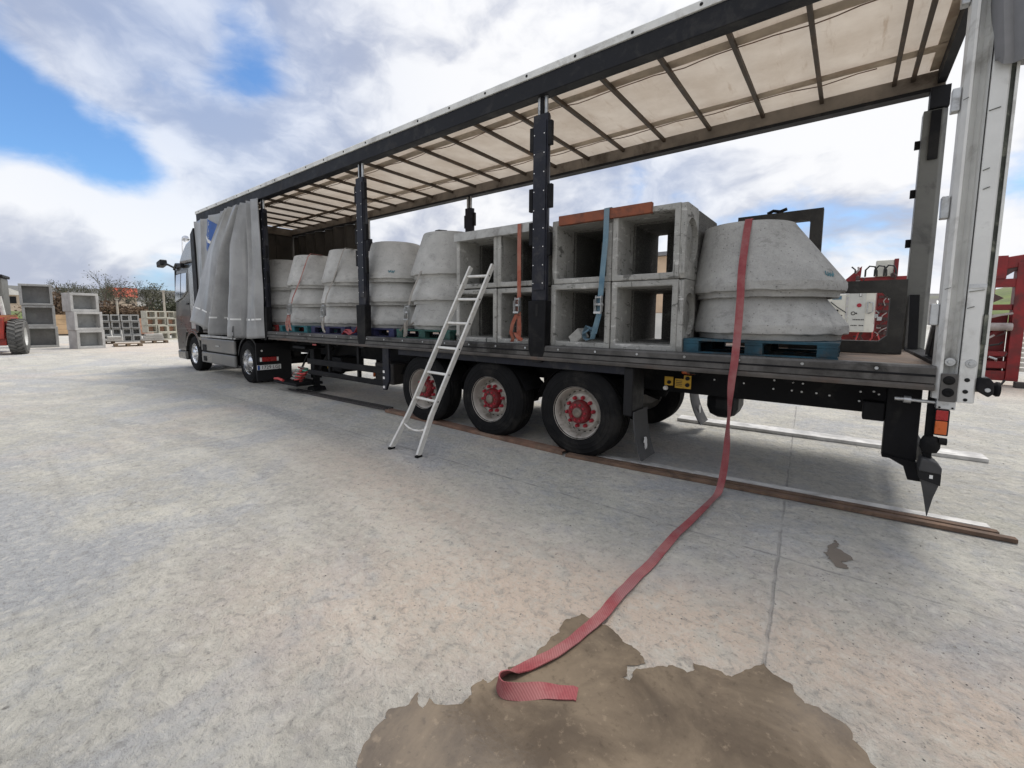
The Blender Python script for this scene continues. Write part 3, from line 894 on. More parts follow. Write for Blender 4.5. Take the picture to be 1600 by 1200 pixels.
def scrub(loc, rad, label, mat, seed, n=2600, size=0.16):
    rnd = random.Random(seed)
    t = thing('shrub', label, 'shrub', loc, 'scrub behind the block yard')
    st_, lf = MB(), MB()
    for k in range(14):
        a = rnd.uniform(0, 6.28)
        tip = Vector(loc) + Vector((math.cos(a) * rad[0] * rnd.uniform(.2, .8), math.sin(a) * rad[1] * rnd.uniform(.2, .8), rad[2] * rnd.uniform(1.0, 1.9)))
        st_.tube([Vector(loc), Vector(loc).lerp(tip, .5) + Vector((0, 0, .15)), tip], [.05, .035, .012], 4, cap=False)
    leaf_cloud(lf, Vector(loc) + Vector((0, 0, rad[2] * 0.85)), rad, n, size, rnd, 1.0, 12)
    st_.build('stems', 'bark', t)
    lf.build('foliage', mat, t)


scrub((-66.5, 4.9, 0), (2.4, 3.0, 1.75), 'olive scrub just right of the middle block stack', 'leaf_olive', 1, 4200)
scrub((-67.0, 7.3, 0), (2.6, 2.8, 1.75), 'rust brown scrub in front of the red roofed house', 'leaf_brown', 2, 4200)
scrub((-65.0, 9.6, 0), (2.4, 2.6, 1.5), 'brown scrub sloping down right of the red roof', 'leaf_brown', 3, 3600)
scrub((-78.0, 13.6, 0), (3.0, 3.2, 1.8), 'olive scrub behind the pale box rack', 'leaf_olive', 4, 3000)
scrub((-72.0, 15.0, 0), (3.0, 3.0, 2.3), 'dark scrub close beside the truck cab', 'leaf_dark', 5, 4200)
scrub((-60.0, 2.0, 0), (2.0, 2.2, 1.9), 'dull brown scrub between the left and middle block stacks', 'leaf_brown', 6, 3000)

hd, hn = Vector((0.17, 0.985, 0)), Vector((0.985, -0.17, 0))
hs = thing('red_roofed_house', 'distant house with a bright red tiled roof behind bare trees', 'house', (-192.5, 31.5, 3.0))
hx = Vector((-192.5, 31.5, 3.0))
MB().obox(hx + Vector((0, 0, 2.4)), hd * 3.4, hn * 3, (0, 0, 2.4)).build('wall', 'house_wall', hs)
rf = MB()
for sgn in (-1, 1):
    rf.obox(hx + Vector((0, 0, 6.2)) + hn * sgn * 1.75, hd * 3.9, (hn * sgn * 2.0 - Vector((0, 0, 1.5))), Vector((0, 0, .12)))
rf.build('roof', 'roof_tile', hs)
for k in (-1.6, 1.2):
    MB().obox(hx + hd * k + hn * 3.03 + Vector((0, 0, 3.2)), hd * .5, hn * .04, (0, 0, .7)).build('window', 'black_plastic', hs)
MB().obox(hx + hd * 4.6 + hn * 1 + Vector((0, 0, 1.6)), hd * 1.1, hn * 1.5, (0, 0, 1.6)).build('annexe', 'house_white', hs)
h2 = thing('pale_house', 'distant pale house partly hidden between loader and left block stack', 'house', (-138, 3.4, 0))
c2_ = Vector((-138, 3.4, 0))
MB().obox(c2_ + Vector((0, 0, 2.8)), hd * 2.5, hn * 3, (0, 0, 2.79)).build('wall', 'house_wall', h2)
MB().prism([(0.6, 5.6), (6.2, 5.6), (3.4, 7.0)], 'x', -141.5, -134.5).build('roof', 'house_white', h2)
for k in (-1.2, 1.0):
    MB().obox(c2_ + hd * k + hn * 3.03 + Vector((0, 0, 4.6)), hd * .5, hn * .04, (0, 0, .7)).build('window', 'black_plastic', h2)
for loc, h, lab in (((-60.6, 6.5, 0), 3.2, 'pale short post left of the red roof behind the grey box rack'), ((-56.8, 9.5, 0), 4.1, 'pale timber pole rising over the pale box rack')):
    p = thing('utility_pole', lab, 'pole', loc)
    MB().tube([loc, (loc[0], loc[1], h)], [.11, .09], 8).build('pole', 'pole_wood', p)
    MB().box(loc[0] - .14, loc[0] + .14, loc[1] - .14, loc[1] + .14, h + 0.002, h + .1).build('cap', 'pole_wood', p)

# ------------------------------------------------------------------ concrete box stacks in the yard, left
def open_box(name, label, base, d, n, wd, ht, dp, wall, mat, group, through=False, backcol=None):
    """a precast box: base = front lower left corner, d = along the front, n = into the box"""
    base, d, n = Vector(base), Vector(d).normalized(), Vector(n).normalized()
    z = Vector((0, 0, 1))
    t = thing(name, label, 'concrete box', base, group)

    def ob(x0, x1, y0, y1, z0, z1):
        return base + d * (x0 + x1) / 2 + n * (y0 + y1) / 2 + z * (z0 + z1) / 2, d * (x1 - x0) / 2, n * (y1 - y0) / 2, z * (z1 - z0) / 2
    mb = MB()
    O = [(0, 0), (wd, 0), (wd, ht), (0, ht)]
    I = [(wall, wall), (wd - wall, wall), (wd - wall, ht - wall), (wall, ht - wall)]
    def P(uv, y):
        return base + d * uv[0] + z * uv[1] + n * y
    vs = [P(q, 0) for q in O] + [P(q, 0) for q in I] + [P(q, dp) for q in O] + [P(q, dp) for q in I]
    fs = []
    for k in range(4):
        k2 = (k + 1) % 4
        fs += [(k, k2, 4 + k2, 4 + k), (8 + k2, 8 + k, 12 + k, 12 + k2), (k2, k, 8 + k, 8 + k2), (4 + k, 4 + k2, 12 + k2, 12 + k)]
    mb.add(vs, fs)
    mb.build('shell', mat, t, bevel=0.012)
    if not through:
        bk = MB()
        bk.obox(*ob(wall + .002, wd - wall - .002, dp * .55, dp * .6, wall + .002, ht - wall - .002))
        bk.build('back_panel', backcol or mat, t)
    return t


def across(d):
    d = Vector((d[0], d[1], 0)).normalized()
    return d, Vector((-d.y, d.x, 0))


dA, nA = across((.077, .997))
for k in range(3):
    open_box('concrete_box', ('bottom', 'middle', 'top')[k] + ' grey concrete box of the left stack beside the loader tyre', Vector((-31.6, -2.05, 1.02 * k)) + dA * (-.04 * k) + nA * (.03 * (k == 1)), dA, nA, 1.09, 1.015, 1.0, .10, 'box_grey', 'large concrete boxes stacked in the yard')
dB, nB = across((-.256, .967))
for k in range(3):
    open_box('concrete_box', ('bottom', 'middle', 'top')[k] + ' pale concrete box of the stack with a visible left side', Vector((-29.0, -.64, .875 * k)) + nB * (.16 * (k == 2)) + dB * (-.03 * k), dB, nB, 1.05, .87, .75, .11, 'box_pale', 'large concrete boxes stacked in the yard', backcol='box_grey')
words4 = ('leftmost', 'second', 'third', 'rightmost')
rows4 = ('bottom', 'second lowest', 'third lowest', 'top')
dC, nC = across((.157, .988))
for c_ in range(4):
    for r_ in range(4):
        open_box('small_concrete_box', f'small grey concrete box, {words4[c_]} in the {rows4[r_]} row of the grey rack',
                 Vector((-35.1, 1.20, 0)) + dC * (.455 * c_ - .03 * (c_ == 3)) + Vector((0, 0, .41 * r_)) - dC * (.02 * r_) + nC * (.06 * ((c_ * 3 + r_ * 5) % 3)), dC, nC, .41, .405, .7, .07, 'box_grey', 'small boxes in the grey rack')
dD, nD = across((-.25, .97))
for r_ in range(4):
    nn = (3, 4, 4, 4)[r_]
    for c_ in range(nn):
        open_box('pale_concrete_box', f'pale concrete box, {words4[c_]} in the {rows4[r_]} row of the rack beside the cab',
                 Vector((-36.6, 3.60 + (.60, .06, .02, 0)[r_], 0)) + dD * (.585 * c_) + Vector((0, 0, .475 * r_)) + nD * (.05 * ((c_ + r_ * 2) % 3)), dD, nD, .56, .47, .6, .07, 'box_cream', 'pale boxes in the far rack', through=(r_ in (0, 3)), backcol='brick_pink')


def pallet(loc, L, Wd, H, mat, label, group='pallets under the load', deckmat=None, rot=0.0):
    """four-way pallet: deck boards, nine blocks, runners"""
    t = thing('pallet', label, 'pallet', loc, group)
    x, y, z = loc
    rnd = random.Random(int(x * 100) + 7)
    c, s_ = math.cos(rot), math.sin(rot)
    def ob(mb, x0, x1, y0, y1, z0, z1):
        cx, cy = (x0 + x1) / 2, (y0 + y1) / 2
        mb.obox((x + cx * c - cy * s_, y + cx * s_ + cy * c, z + (z0 + z1) / 2), (c * (x1 - x0) / 2, s_ * (x1 - x0) / 2, 0), (-s_ * (y1 - y0) / 2, c * (y1 - y0) / 2, 0), (0, 0, (z1 - z0) / 2))
        return mb
    nb = 7
    for k in range(nb):
        w_ = Wd / nb * .82
        y0 = k * (Wd - w_) / (nb - 1) + rnd.uniform(-.004, .004)
        ob(MB(), -L / 2 + rnd.uniform(-.01, .01), L / 2 + rnd.uniform(-.01, .01), y0, y0 + w_, H - .022, H).build('deck_board', deckmat or mat, t, bevel=.002)
    for k in range(3):
        xx = (-L / 2 + .075, 0, L / 2 - .075)[k]
        ob(MB(), xx - .07, xx + .07, .0, Wd, H - .044, H - .0225).build('stringer_board', mat, t)
        for j in range(3):
            yy = (.0, Wd / 2 - .05, Wd - .1)[j]
            ob(MB(), xx - .07, xx + .07, yy + .002, yy + .1, .022, H - .0445).build('block', mat, t, bevel=.004)
    for j in range(3):
        yy = (.0, Wd / 2 - .05, Wd - .1)[j]
        ob(MB(), -L / 2, L / 2, yy, yy + .1, 0.0, .0215).build('bottom_board', mat, t)
    return t


# flat slabs on pallets in front of the racks
dS, nS = across((.12, .99))
for (x, y, hw, lab, n_) in ((-33.2, 1.35, .34, 'low stack of pale concrete slabs in front of the grey box rack', 2), (-32.6, 2.95, .48, 'stack of flat concrete slabs on a pallet in front of the pale box rack', 3)):
    t = thing('slab_stack', lab, 'concrete slabs', (x, y, .16), 'slab stacks in the yard')
    for k in range(n_):
        MB().obox((x, y + .03 * k, .152 + .06 + .13 * k), dS * (hw - .05 * k), nS * .4, (0, 0, .06)).build('slab', 'slab', t, bevel=.01)
pallet((-33.2, 1.0, 0.0), .8, .7, .15, 'pallet_wood', 'weathered pallet under the low pale slab stack', 'pallets in the yard', rot=1.45)
pallet((-32.1, 2.95, 0.0), 1.2, .9, .15, 'pallet_wood', 'weathered pallet under the taller slab stack', 'pallets in the yard', rot=1.45)
pallet((-29.6, 1.3, 0.0), 1.1, 1.0, .15, 'pallet_wood', 'empty wooden pallet lying just in front of the slab stacks', 'pallets in the yard', rot=1.45)
for (x, y, sx, sz, mat, lab) in ((-49.0, 1.2, .5, 1.5, 'brick_pack', 'buff pack of bricks between the two tall block stacks'), (-45.2, 5.0, .85, 1.25, 'brick_pink', 'pink pack of bricks between grey and pale box racks'), (-44.5, 6.3, .95, 1.0, 'brick_pink', 'second pink pack of bricks seen behind the pale box rack')):
    t = thing('brick_pack', lab, 'brick pack', (x, y, 0), 'brick packs in the yard')
    for k in range(4):
        MB().obox((x, y, .12 + sz / 4 * (k + .5)), dS * sx * .8, nS * .5, (0, 0, sz / 8 - .006)).build('brick_layer', mat, t)
    MB().obox((x, y, .058), dS * sx * .8, nS * .5, (0, 0, .055)).build('pallet_base', 'wood_dark', t)

# wheel loader cut by the left edge of the frame
ld = thing('wheel_loader', 'red and orange wheel loader with big dusty tyre, cut by the left edge', 'loader', (-27.8, -3.6, 0))
ax = Vector((.20, .98, 0)).normalized()
wc = Vector((-27.05, -2.55, .70))


def big_wheel(c, par):
    tw = MB()
    prof = [(.36, -.20), (.60, -.235), (.675, -.19), (.69, -.07), (.69, .07), (.675, .19), (.60, .235), (.36, .20)]
    tw.lathe(prof, c, ax, 36, close=True)
    a = ax.cross(Vector((0, 0, 1))).normalized()
    for k in range(26):
        t_ = 2 * math.pi * k / 26
        for sgn in (-1, 1):
            tt = t_ + (.12 if sgn > 0 else 0)
            er = a * math.cos(tt) + Vector((0, 0, 1)) * math.sin(tt)
            et = -a * math.sin(tt) + Vector((0, 0, 1)) * math.cos(tt)
            tw.obox(c + er * .70 + ax * .105 * sgn, ax * .105 + et * .05 * sgn, et * .038, er * .022)
    w_ = MB().lathe([(0, -.12), (.30, -.12), (.37, -.205), (.37, .205), (.30, .12), (0, .12)], c, ax, 24).build('wheel', 'pillar', par, smooth=30)
    tw.build('tyre', 'tyre_dusty', w_, smooth=30)


big_wheel(wc, ld)
big_wheel(wc + Vector((-.55, -2.0, 0)), ld)
MB().obox((-28.2, -3.45, 1.05), (.16, .8, 0), (-1.5, .3, 0), (0, 0, .42)).build('chassis', 'loader_red', ld, bevel=.03)
MB().obox((-27.0, -3.3, .62), (.1, .45, 0), (-.25, .05, 0), (0, 0, .25)).build('axle_housing', 'loader_red', ld, bevel=.02)
MB().bar((-26.9, -3.5, 1.0), (-26.8, -2.75, 1.45), .14, .11).build('lift_arm', 'loader_orange', ld)
MB().bar((-26.9, -3.6, 1.50), (-26.8, -2.55, 1.53), .10, .09).build('fork_carriage', 'loader_orange', ld)
cabm = MB().obox((-28.0, -3.22, 2.3), (.12, .50, 0), (-.6, .12, 0), (0, 0, .75)).build('cab', 'pillar_grey', ld, bevel=.05)
MB().obox((-27.37, -3.30, 2.4), (.08, .34, 0), (-.02, .004, 0), (0, 0, .5)).build('window', 'glass', cabm)
MB().obox((-28.0, -3.22, 3.11), (.12, .55, 0), (-.7, .14, 0), (0, 0, .06)).build('cab_roof', 'black_plastic', ld, bevel=.03)
MB().tube([(-27.2, -2.88, 1.55), (-27.2, -2.95, 2.3)], .07, 10).build('hydraulic_ram', 'white_trim', ld, smooth=40)

# ------------------------------------------------------------------ curtain-sided semi-trailer (rear at x = 0, near side at y = 0)
tr = thing('semi_trailer', 'long curtain-sided semi-trailer with open side, translucent roof and black chassis', 'trailer', (-7.0, 1.25, 0))
XF, XR = -14.37, 0.12
# deck planks
for k in range(9):
    y0 = .10 + k * .26
    MB().box(XF + .06, -.02, y0, y0 + .252, 1.20, 1.246).build('deck_plank', 'wood_deck', tr)
MB().box(XF + .06, -.02, .09, 2.45, 1.12, 1.197).build('deck_underside', 'black_steel', tr)
# near and far side rails with lashing holes and rusty lip
for (y0, y1, s_) in ((-.03, .085, 1), (2.455, 2.55, -1)):
    MB().prism([(y0, 1.135), (y1, 1.135), (y1, 1.262), (y0 + .012 * s_ if s_ > 0 else y0, 1.262), (y0 if s_ > 0 else y0, 1.245)], 'x', XF, -.03).build('side_rail', 'rail', tr, bevel=.004)
ln = MB().prism([(-.045, 1.088), (.05, 1.088), (.05, 1.131), (-.032, 1.131), (-.045, 1.118)], 'x', -10.4, -.03).build('lower_lip', 'rust_lip', tr, bevel=.004)
MB().box(XF, -.03, -.034, -.0305, 1.185, 1.20).build('rail_groove', 'black_steel', tr)
hol = MB()
for k in range(22):
    x = -.35 - k * .46
    hol.lathe([(0, 0), (.010, 0), (.013, .004)], (x, -.0345, 1.226), (0, -1, 0), 8)
o_ = hol.build('lashing_holes', 'rivet_hole_light', tr)
o_.data.materials[0] = MAT['galv']
o_['kind'] = 'stuff'

# roof: sagging translucent canvas, bows, bands and cant rails
bows = [-.293, -.138] + [-.96 - .632 * k for k in range(21)]
rf = MB()
nx, ny = 190, 13
bx = sorted(bows)
for i in range(nx):
    x = XF + (XR - XF) * i / (nx - 1)
    d = 1.0
    for a, b in zip([XF] + bx, bx + [XR]):
        if a <= x <= b:
            d = math.sin(math.pi * (x - a) / max(b - a, .01)) * min(1.0, (b - a) / .6)
    for j in range(ny):
        y = .03 + 2.50 * j / (ny - 1)
        z = 4.272 - .016 * d + .012 * mnoise.noise(Vector((x * 1.3, y * 2, 1))) + .01 * math.sin(math.pi * j / (ny - 1))
        rf.v.append((x, y, z))
for i in range(nx - 1):
    for j in range(ny - 1):
        rf.f.append((i * ny + j, (i + 1) * ny + j, (i + 1) * ny + j + 1, i * ny + j + 1))
rf.build('roof_canvas', 'roof', tr, smooth=50)
rnd = random.Random(4)
for x in bows:
    MB().bar((x + rnd.uniform(-.012, .012), .05, 4.205), (x + rnd.uniform(-.012, .012), 2.46, 4.205), .038, .045).build('roof_bow', 'bow', tr)
for y in (.62, 1.90):
    bb = MB()
    n_ = 70
    for i in range(n_):
        x = XF + .1 + (XR - XF - .15) * i / (n_ - 1)
        z = 4.236 + .006 * mnoise.noise(Vector((x * 2.1, y, 4)))
        yy = y + .012 * mnoise.noise(Vector((x * .9, y, 9)))
        bb.v += [(x, yy - .075, z), (x, yy + .075, z + .002)]
    for i in range(n_ - 1):
        bb.f.append((2 * i, 2 * i + 2, 2 * i + 3, 2 * i + 1))
    bb.build('roof_band', 'band', tr)
# frayed cord along the bands
for y in (.69, 1.97):
    pts = [(XF + .3 + .16 * i, y + .012 * math.sin(i * 1.7) + .008 * rnd.uniform(-1, 1), 4.214 + .012 * math.sin(i * .9)) for i in range(86)]
    MB().tube(pts, .006, 4).build('roof_cord', 'rust', tr)
MB().box(XF, XR, -.03, .075, 4.045, 4.245).build('cant_rail', 'cant', tr, bevel=.008)
cap = MB().prism([(-.045, 4.2455), (.03, 4.2455), (.03, 4.33), (-.03, 4.33), (-.045, 4.315)], 'x', XF - .02, XR + .02).build('roof_edge_trim', 'white_trim', tr, bevel=.004)
rv = MB()
for k in range(24):
    rv.lathe([(0, .006), (.014, .004), (.016, 0)], (XF + .25 + k * .62, -.0455, 4.285), (0, -1, 0), 8)
o_ = rv.build('trim_rivets', 'black_steel', cap)
MB().box(XF, XR, 2.44, 2.52, 4.075, 4.245).build('cant_rail', 'cant_in', tr, bevel=.008)
MB().box(XF, XR, 2.425, 2.56, 4.035, 4.0745).build('curtain_track', 'cant', tr)
MB().box(XF, XR, .08, .115, 4.05, 4.09).build('curtain_track', 'cant', tr)
MB().box(.05, XR, .0755, 2.4245, 4.10, 4.24).build('rear_header', 'cant', tr)
MB().box(-.02, .12, .12, 2.42, 4.243, 4.262).build('rear_roof_sheet', 'band', tr)
# front bulkhead
MB().box(XF, XF + .09, .0755, 2.4395, 4.031, 4.24).build('front_header', 'cant_in', tr)
MB().box(XF, XF + .05, .0, 2.5, 1.265, 4.03).build('bulkhead', 'inner_wall', tr)
for y in (.45, 1.25, 2.0):
    MB().box(XF + .0505, XF + .085, y - .04, y + .04, 1.27, 4.0).build('bulkhead_rib', 'inner_wall', tr)
MB().box(XF - .06, XF + .05, -.055, .05, 1.27, 4.04).build('front_corner_post', 'pillar_grey', tr, bevel=.01)

# sliding posts, near side
def post(x, y, s_, z1, label=None):
    p = MB().prism([(x - .10, y), (x + .10, y), (x + .10, y + .035 * s_), (x + .07, y + .10 * s_), (x - .07, y + .10 * s_), (x - .10, y + .035 * s_)], 'z', 1.78, z1).build('post', 'navy_steel', tr, bevel=.006, fix=True)
    MB().box(x - .082, x + .082, y - .012 * s_ if s_ > 0 else y + .0005, y - .0005 if s_ > 0 else y + .012, 1.9, z1 - .08).build('post_face', 'navy_steel', p, bevel=.004)
    sl = MB().prism([(x - .06, 1.06), (x + .06, 1.06), (x + .115, 1.20), (x + .125, 1.779), (x - .125, 1.779), (x - .115, 1.20)], 'y', y - .036 * s_, y + .085 * s_).build('post_foot', 'black_steel', p, bevel=.008, fix=True)
    for dx in (-.045, .045):
        MB().cyl((x + dx, y + .045 * s_, z1 + .001), (x + dx, y + .045 * s_, 4.044), .022, 10).build('slide_rod', 'galv', p, smooth=40)
    MB().box(x - .021, x + .021, y + .03 * s_ - .01, y + .03 * s_ + .01, z1 + .001, 4.04).build('slide_bar', 'black_steel', p)
    for (zz, dx) in ((z1 - .25, -.125), (z1 - .62 - .3, -.13), (2.55, -.125), (z1 - .22, .12), (2.42, .125), (2.95, .13)):
        MB().box(x + dx - .025, x + dx + .025, y + .0 * s_ - (.0 if s_ > 0 else .05), y + (.05 if s_ > 0 else .0), zz - .13, zz + .13).build('hook_bracket', 'black_steel', p, bevel=.006)
    dots = MB()
    for k in range(9):
        zz = 1.98 + k * (z1 - 2.2) / 8
        for dx in (-.074, .058):
            dots.lathe([(0, .003), (.0065, .002), (.007, 0)], (x + dx, y - .0125 * s_, zz), (0, -1, 0), 6)
    o = dots.build('rivets', 'rivet_hole_light', p)
    sl2 = MB()
    sl2.box(x - .016, x + .016, y - .0385, y - .0365, 1.60, 1.74)
    sl2.box(x - .05, x + .05, y - .0385, y - .0365, 1.30, 1.304)
    sl2.build('slot', 'black_hole', p)['kind'] = 'stuff'
    return p


post(-3.41, .0, 1, 3.85)
post(-6.95, .0, 1, 3.82)
post(-10.58, .0, 1, 3.85)
post(-6.82, 2.5, -1, 3.80)
post(-10.33, 2.5, -1, 3.55)

# far-side curtain gathered at the front
fc = MB()
n_ = 70
for i in range(n_):
    t = i / (n_ - 1)
    x = -14.3 + 3.75 * t
    y = 2.49 + .05 * math.sin(t * 46) + .02 * math.sin(t * 17)
    fc.v += [(x, y, 1.25), (x, y, 4.03)]
for i in range(n_ - 1):
    fc.f.append((2 * i, 2 * i + 2, 2 * i + 3, 2 * i + 1))
fcm = fc.build('far_curtain', 'inner_wall', tr, smooth=60)

# near curtain pulled forward: plan curves at three heights
top = [(-14.33, -.05), (-13.9, -.075), (-13.6, -.03), (-13.15, -.085), (-12.6, -.04), (-12.25, -.10), (-11.95, -.11), (-11.86, -.13), (-11.74, -.05), (-11.66, .03), (-11.62, -.10), (-11.5, -.12), (-11.40, .02), (-11.34, -.06), (-11.24, -.13), (-11.1, -.03), (-11.02, .03), (-10.95, -.10), (-10.85, -.02), (-10.68, -.11), (-10.50, -.045)]
mid = [(-14.33, -.05), (-14.0, -.08), (-13.75, -.03), (-13.4, -.085), (-13.2, -.05), (-13.12, -.15), (-13.02, -.25), (-12.7, -.25), (-12.3, -.22), (-12.03, .14), (-11.98, -.26), (-11.86, -.32), (-11.76, .18), (-11.48, .11), (-11.38, -.28), (-11.24, -.30), (-11.06, .03), (-10.97, -.12), (-10.87, -.02), (-10.70, -.12), (-10.52, -.045)]
bot = [(-14.33, -.05), (-14.1, -.09), (-13.95, -.06), (-13.85, -.10), (-13.6, -.2), (-13.35, -.45), (-13.18, -.66), (-12.85, -.58), (-12.55, -.38), (-12.38, .10), (-12.36, -.44), (-12.14, -.52), (-11.98, .22), (-11.62, .14), (-11.46, -.40), (-11.22, -.46), (-11.08, .0), (-11.0, -.21), (-10.86, -.25), (-10.68, -.16), (-10.56, -.045)]
zb_ = [1.22, 1.22, 1.24, 1.28, 1.34, 1.42, 1.44, 1.36, 1.24, 1.15, 1.15, 1.14, 1.13, 1.13, 1.12, 1.10, 1.10, 1.09, 1.09, 1.10, 1.11]


def cat(P, u):
    n = len(P) - 1
    u = max(0.0, min(n - 1e-6, u))
    i = int(u)
    t = u - i
    p0, p1, p2, p3 = (Vector(P[max(0, i - 1)]), Vector(P[i]), Vector(P[i + 1]), Vector(P[min(n, i + 2)]))
    return p1 + (p2 - p0) * .5 * t + (p0 * 2.5 * 1 - p1 * 2.5 * 1 - p0 * 1.5 + p2 * 2 - p1 * 0 - p3 * .5) * 0 + ((p0 * 2 - p1 * 5 + p2 * 4 - p3) * .5) * t * t + ((p1 * 3 - p0 - p2 * 3 + p3) * .5) * t * t * t


NU, NVv = 340, 46


def cur_pt(i, j, off=0.0):
    u = i / (NU - 1) * (len(top) - 1)
    zb = cat([(q, 0) for q in zb_], u)[0]
    v = j / (NVv - 1)                       # 0 bottom .. 1 top
    z = zb + (4.046 - zb) * v
    a, b, c = cat(top, u), cat(mid, u), cat(bot, u)
    s = (4.046 - z) / (4.046 - 1.3)         # 0 top .. 1 bottom
    s = min(1.0, s)
    sm = (4.046 - 3.1) / (4.046 - 1.3)
    if s < sm:
        k = s / sm
        k = k ** .9
        q = a.lerp(b, k)
    else:
        q = b.lerp(c, (s - sm) / (1 - sm))
    w_ = mnoise.noise(Vector((u * .55, z * 1.1, 2))) * .022 + mnoise.noise(Vector((u * 1.4, z * 2.6, 7))) * .008
    pl_ = -.05 * (1 - abs(math.sin(u * 2.2 + .35 * math.sin(u * 1.3)))) ** 1.5 * max(0.0, 1 - s * 1.5) - .022 * (1 - abs(math.sin(u * 1.9 + 1.0 + z * .25))) ** 2 * min(1, s * 2)
    return Vector((q[0], q[1] + pl_ + w_ * min(1, s * 2 + .2) - off, z))


cm = MB()
for i in range(NU):
    for j in range(NVv):
        cm.v.append(cur_pt(i, j))
for i in range(NU - 1):
    for j in range(NVv - 1):
        cm.f.append((i * NVv + j, (i + 1) * NVv + j, (i + 1) * NVv + j + 1, i * NVv + j + 1))
cur = cm.build('curtain', 'curtain', tr, smooth=75)
sol = cur.modifiers.new('thickness', 'SOLIDIFY')
sol.thickness = .006
# broken reflective tape a hand's breadth above the hem
tp = MB()
for i in range(int(NU * .30), NU - 6):
    if (i // 3) % 4 == 3:
        continue
    j0 = 6.1
    ps = []
    for (ii, jj) in ((i, 6), (i + 1, 6), (i + 1, 7), (i, 7)):
        ps.append(cur_pt(ii, jj, .008))
    ps[2] = ps[1].lerp(ps[2], .55)
    ps[3] = ps[0].lerp(ps[3], .55)
    tp.add(ps, [(0, 1, 2, 3)])
tp.build('reflective_tape', 'white_print', cur)
# fastening straps at the hem
for i in (154, 196, 256):
    a, b = cur_pt(i, 0, .014), cur_pt(i, 4, .014)
    MB().ribbon([b, b.lerp(a, .5) + Vector((0, -.01, 0)), a + Vector((0, -.005, -.06))], (1, 0, 0), .045, .004).build('hem_strap', 'black_plastic', cur)
    MB().obox(a.lerp(b, .35) + Vector((0, -.012, 0)), (.03, 0, 0), (0, .006, 0), (0, 0, .035)).build('hem_buckle', 'galv', cur)
# blue diamond with a white bar printed on the curtain behind the fold
lg_ = MB()
def lz(x, z):
    best = None
    for i in range(0, int(NU * .45)):
        p = cur_pt(i, int((z - 1.3) / (4.046 - 1.3) * (NVv - 1)), .012)
        if best is None or abs(p.x - x) < abs(best.x - x):
            best = p
    return Vector((x, best.y, z))
def patch(mb, quad, n=6):
    P = [Vector((a, 0, b)) for a, b in quad]
    vs = []
    for i in range(n + 1):
        for j in range(n + 1):
            q = P[0].lerp(P[1], i / n).lerp(P[3].lerp(P[2], i / n), j / n)
            r_ = lz(q.x, q.z)
            vs.append((q.x, r_.y, q.z))
    fs = [(i * (n + 1) + j, (i + 1) * (n + 1) + j, (i + 1) * (n + 1) + j + 1, i * (n + 1) + j + 1) for i in range(n) for j in range(n)]
    mb.add(vs, fs)
patch(lg_, [(-13.66, 3.62), (-13.28, 3.98), (-12.72, 3.74), (-13.16, 3.40)])
patch(lg_, [(-13.62, 3.52), (-13.20, 3.34), (-13.30, 3.10), (-13.58, 3.26)])
em = lg_.build('emblem', 'blue_print', cur, smooth=60)
lw = MB()
patch(lw, [(-13.66, 3.55), (-13.67, 3.63), (-13.14, 3.41), (-13.19, 3.335)])
lw.build('emblem_bar', 'white_print', em)

# rear corner: white near pillar and door edge, grey far pillar
pl = MB().prism([(-.04, .03), (-.035, .0), (-.012, -.03), (.002, -.028), (.016, .03), (.042, .055), (.064, .03), (.076, -.03), (.08, .0), (.08, .10), (-.04, .10)], 'z', 1.035, 4.36).build('rear_pillar', 'pillar', tr, smooth=25, fix=True)
dr = MB().prism([(.083, -.032), (.160, -.030), (.171, -.012), (.171, .10), (.083, .10)], 'z', 1.02, 4.36).build('door_edge', 'pillar', tr, bevel=.006, fix=True)
MB().prism([(.1715, -.01), (.192, -.004), (.192, .09), (.1715, .09)], 'z', 1.10, 4.36).build('door_gasket', 'gasket', dr, fix=True)
MB().prism([(.1925, -.016), (.207, -.012), (.207, .09), (.1925, .09)], 'z', 1.20, 4.36).build('door_trim', 'white_trim', dr, fix=True)
for (x, z) in ((.036, 1.294), (.134, 1.290)):
    MB().lathe([(0, .012), (.012, .012), (.014, .004), (.027, .004), (.029, 0)], (x, -.0325 if x > .1 else -.012, z), (0, -1, 0), 18).build('pillar_bolt', 'galv', pl, smooth=30)
    if x < .1:
        MB().cyl((x, -.0121, z), (x, .018, z), .026, 14).build('bolt_spacer', 'pillar', pl, smooth=40)
for (x, z, r_) in ((.124, 1.178, .014), (.121, 1.098, .014), (.125, 1.042, .011)):
    MB().lathe([(0, .0015), (r_, .0015), (r_, 0)], (x, -.0325, z), (0, -1, 0), 14).build('bolt_hole', 'black_hole', dr)
MB().box(-.005, .078, -.05, -.0305, 1.02, 1.215).build('hinge_plate', 'rail', pl, bevel=.004)
for z in (1.169, 1.085):
    MB().lathe([(.0, .012), (.012, .012), (.016, .014), (.028, .008), (.031, 0)], (.036, -.0505, z), (0, -1, 0), 18).build('rubber_bush', 'rubber', pl, smooth=30)
for z in (1.62, 2.35, 3.05, 3.72):
    MB().box(-.085, -.041, .01, .075, z - .075, z + .075).build('latch_block', 'galv', pl, bevel=.006)
crk = MB()
for (x0, x1, z) in ((-.03, .0, 1.79), (.088, .16, 1.77), (.088, .12, 1.66), (-.035, -.01, 3.02), (.09, .12, 2.55), (.1, .13, 2.43), (.088, .14, 2.92)):
    crk.bar((x0, -.0345, z), (x1, -.0345, z + .012), .004, .005, (0, 1, 0))
crk.build('scratches', 'gasket', dr)
MB().box(.084, .168, -.036, -.0325, 1.795, 1.82).build('hinge_strap', 'galv', dr)
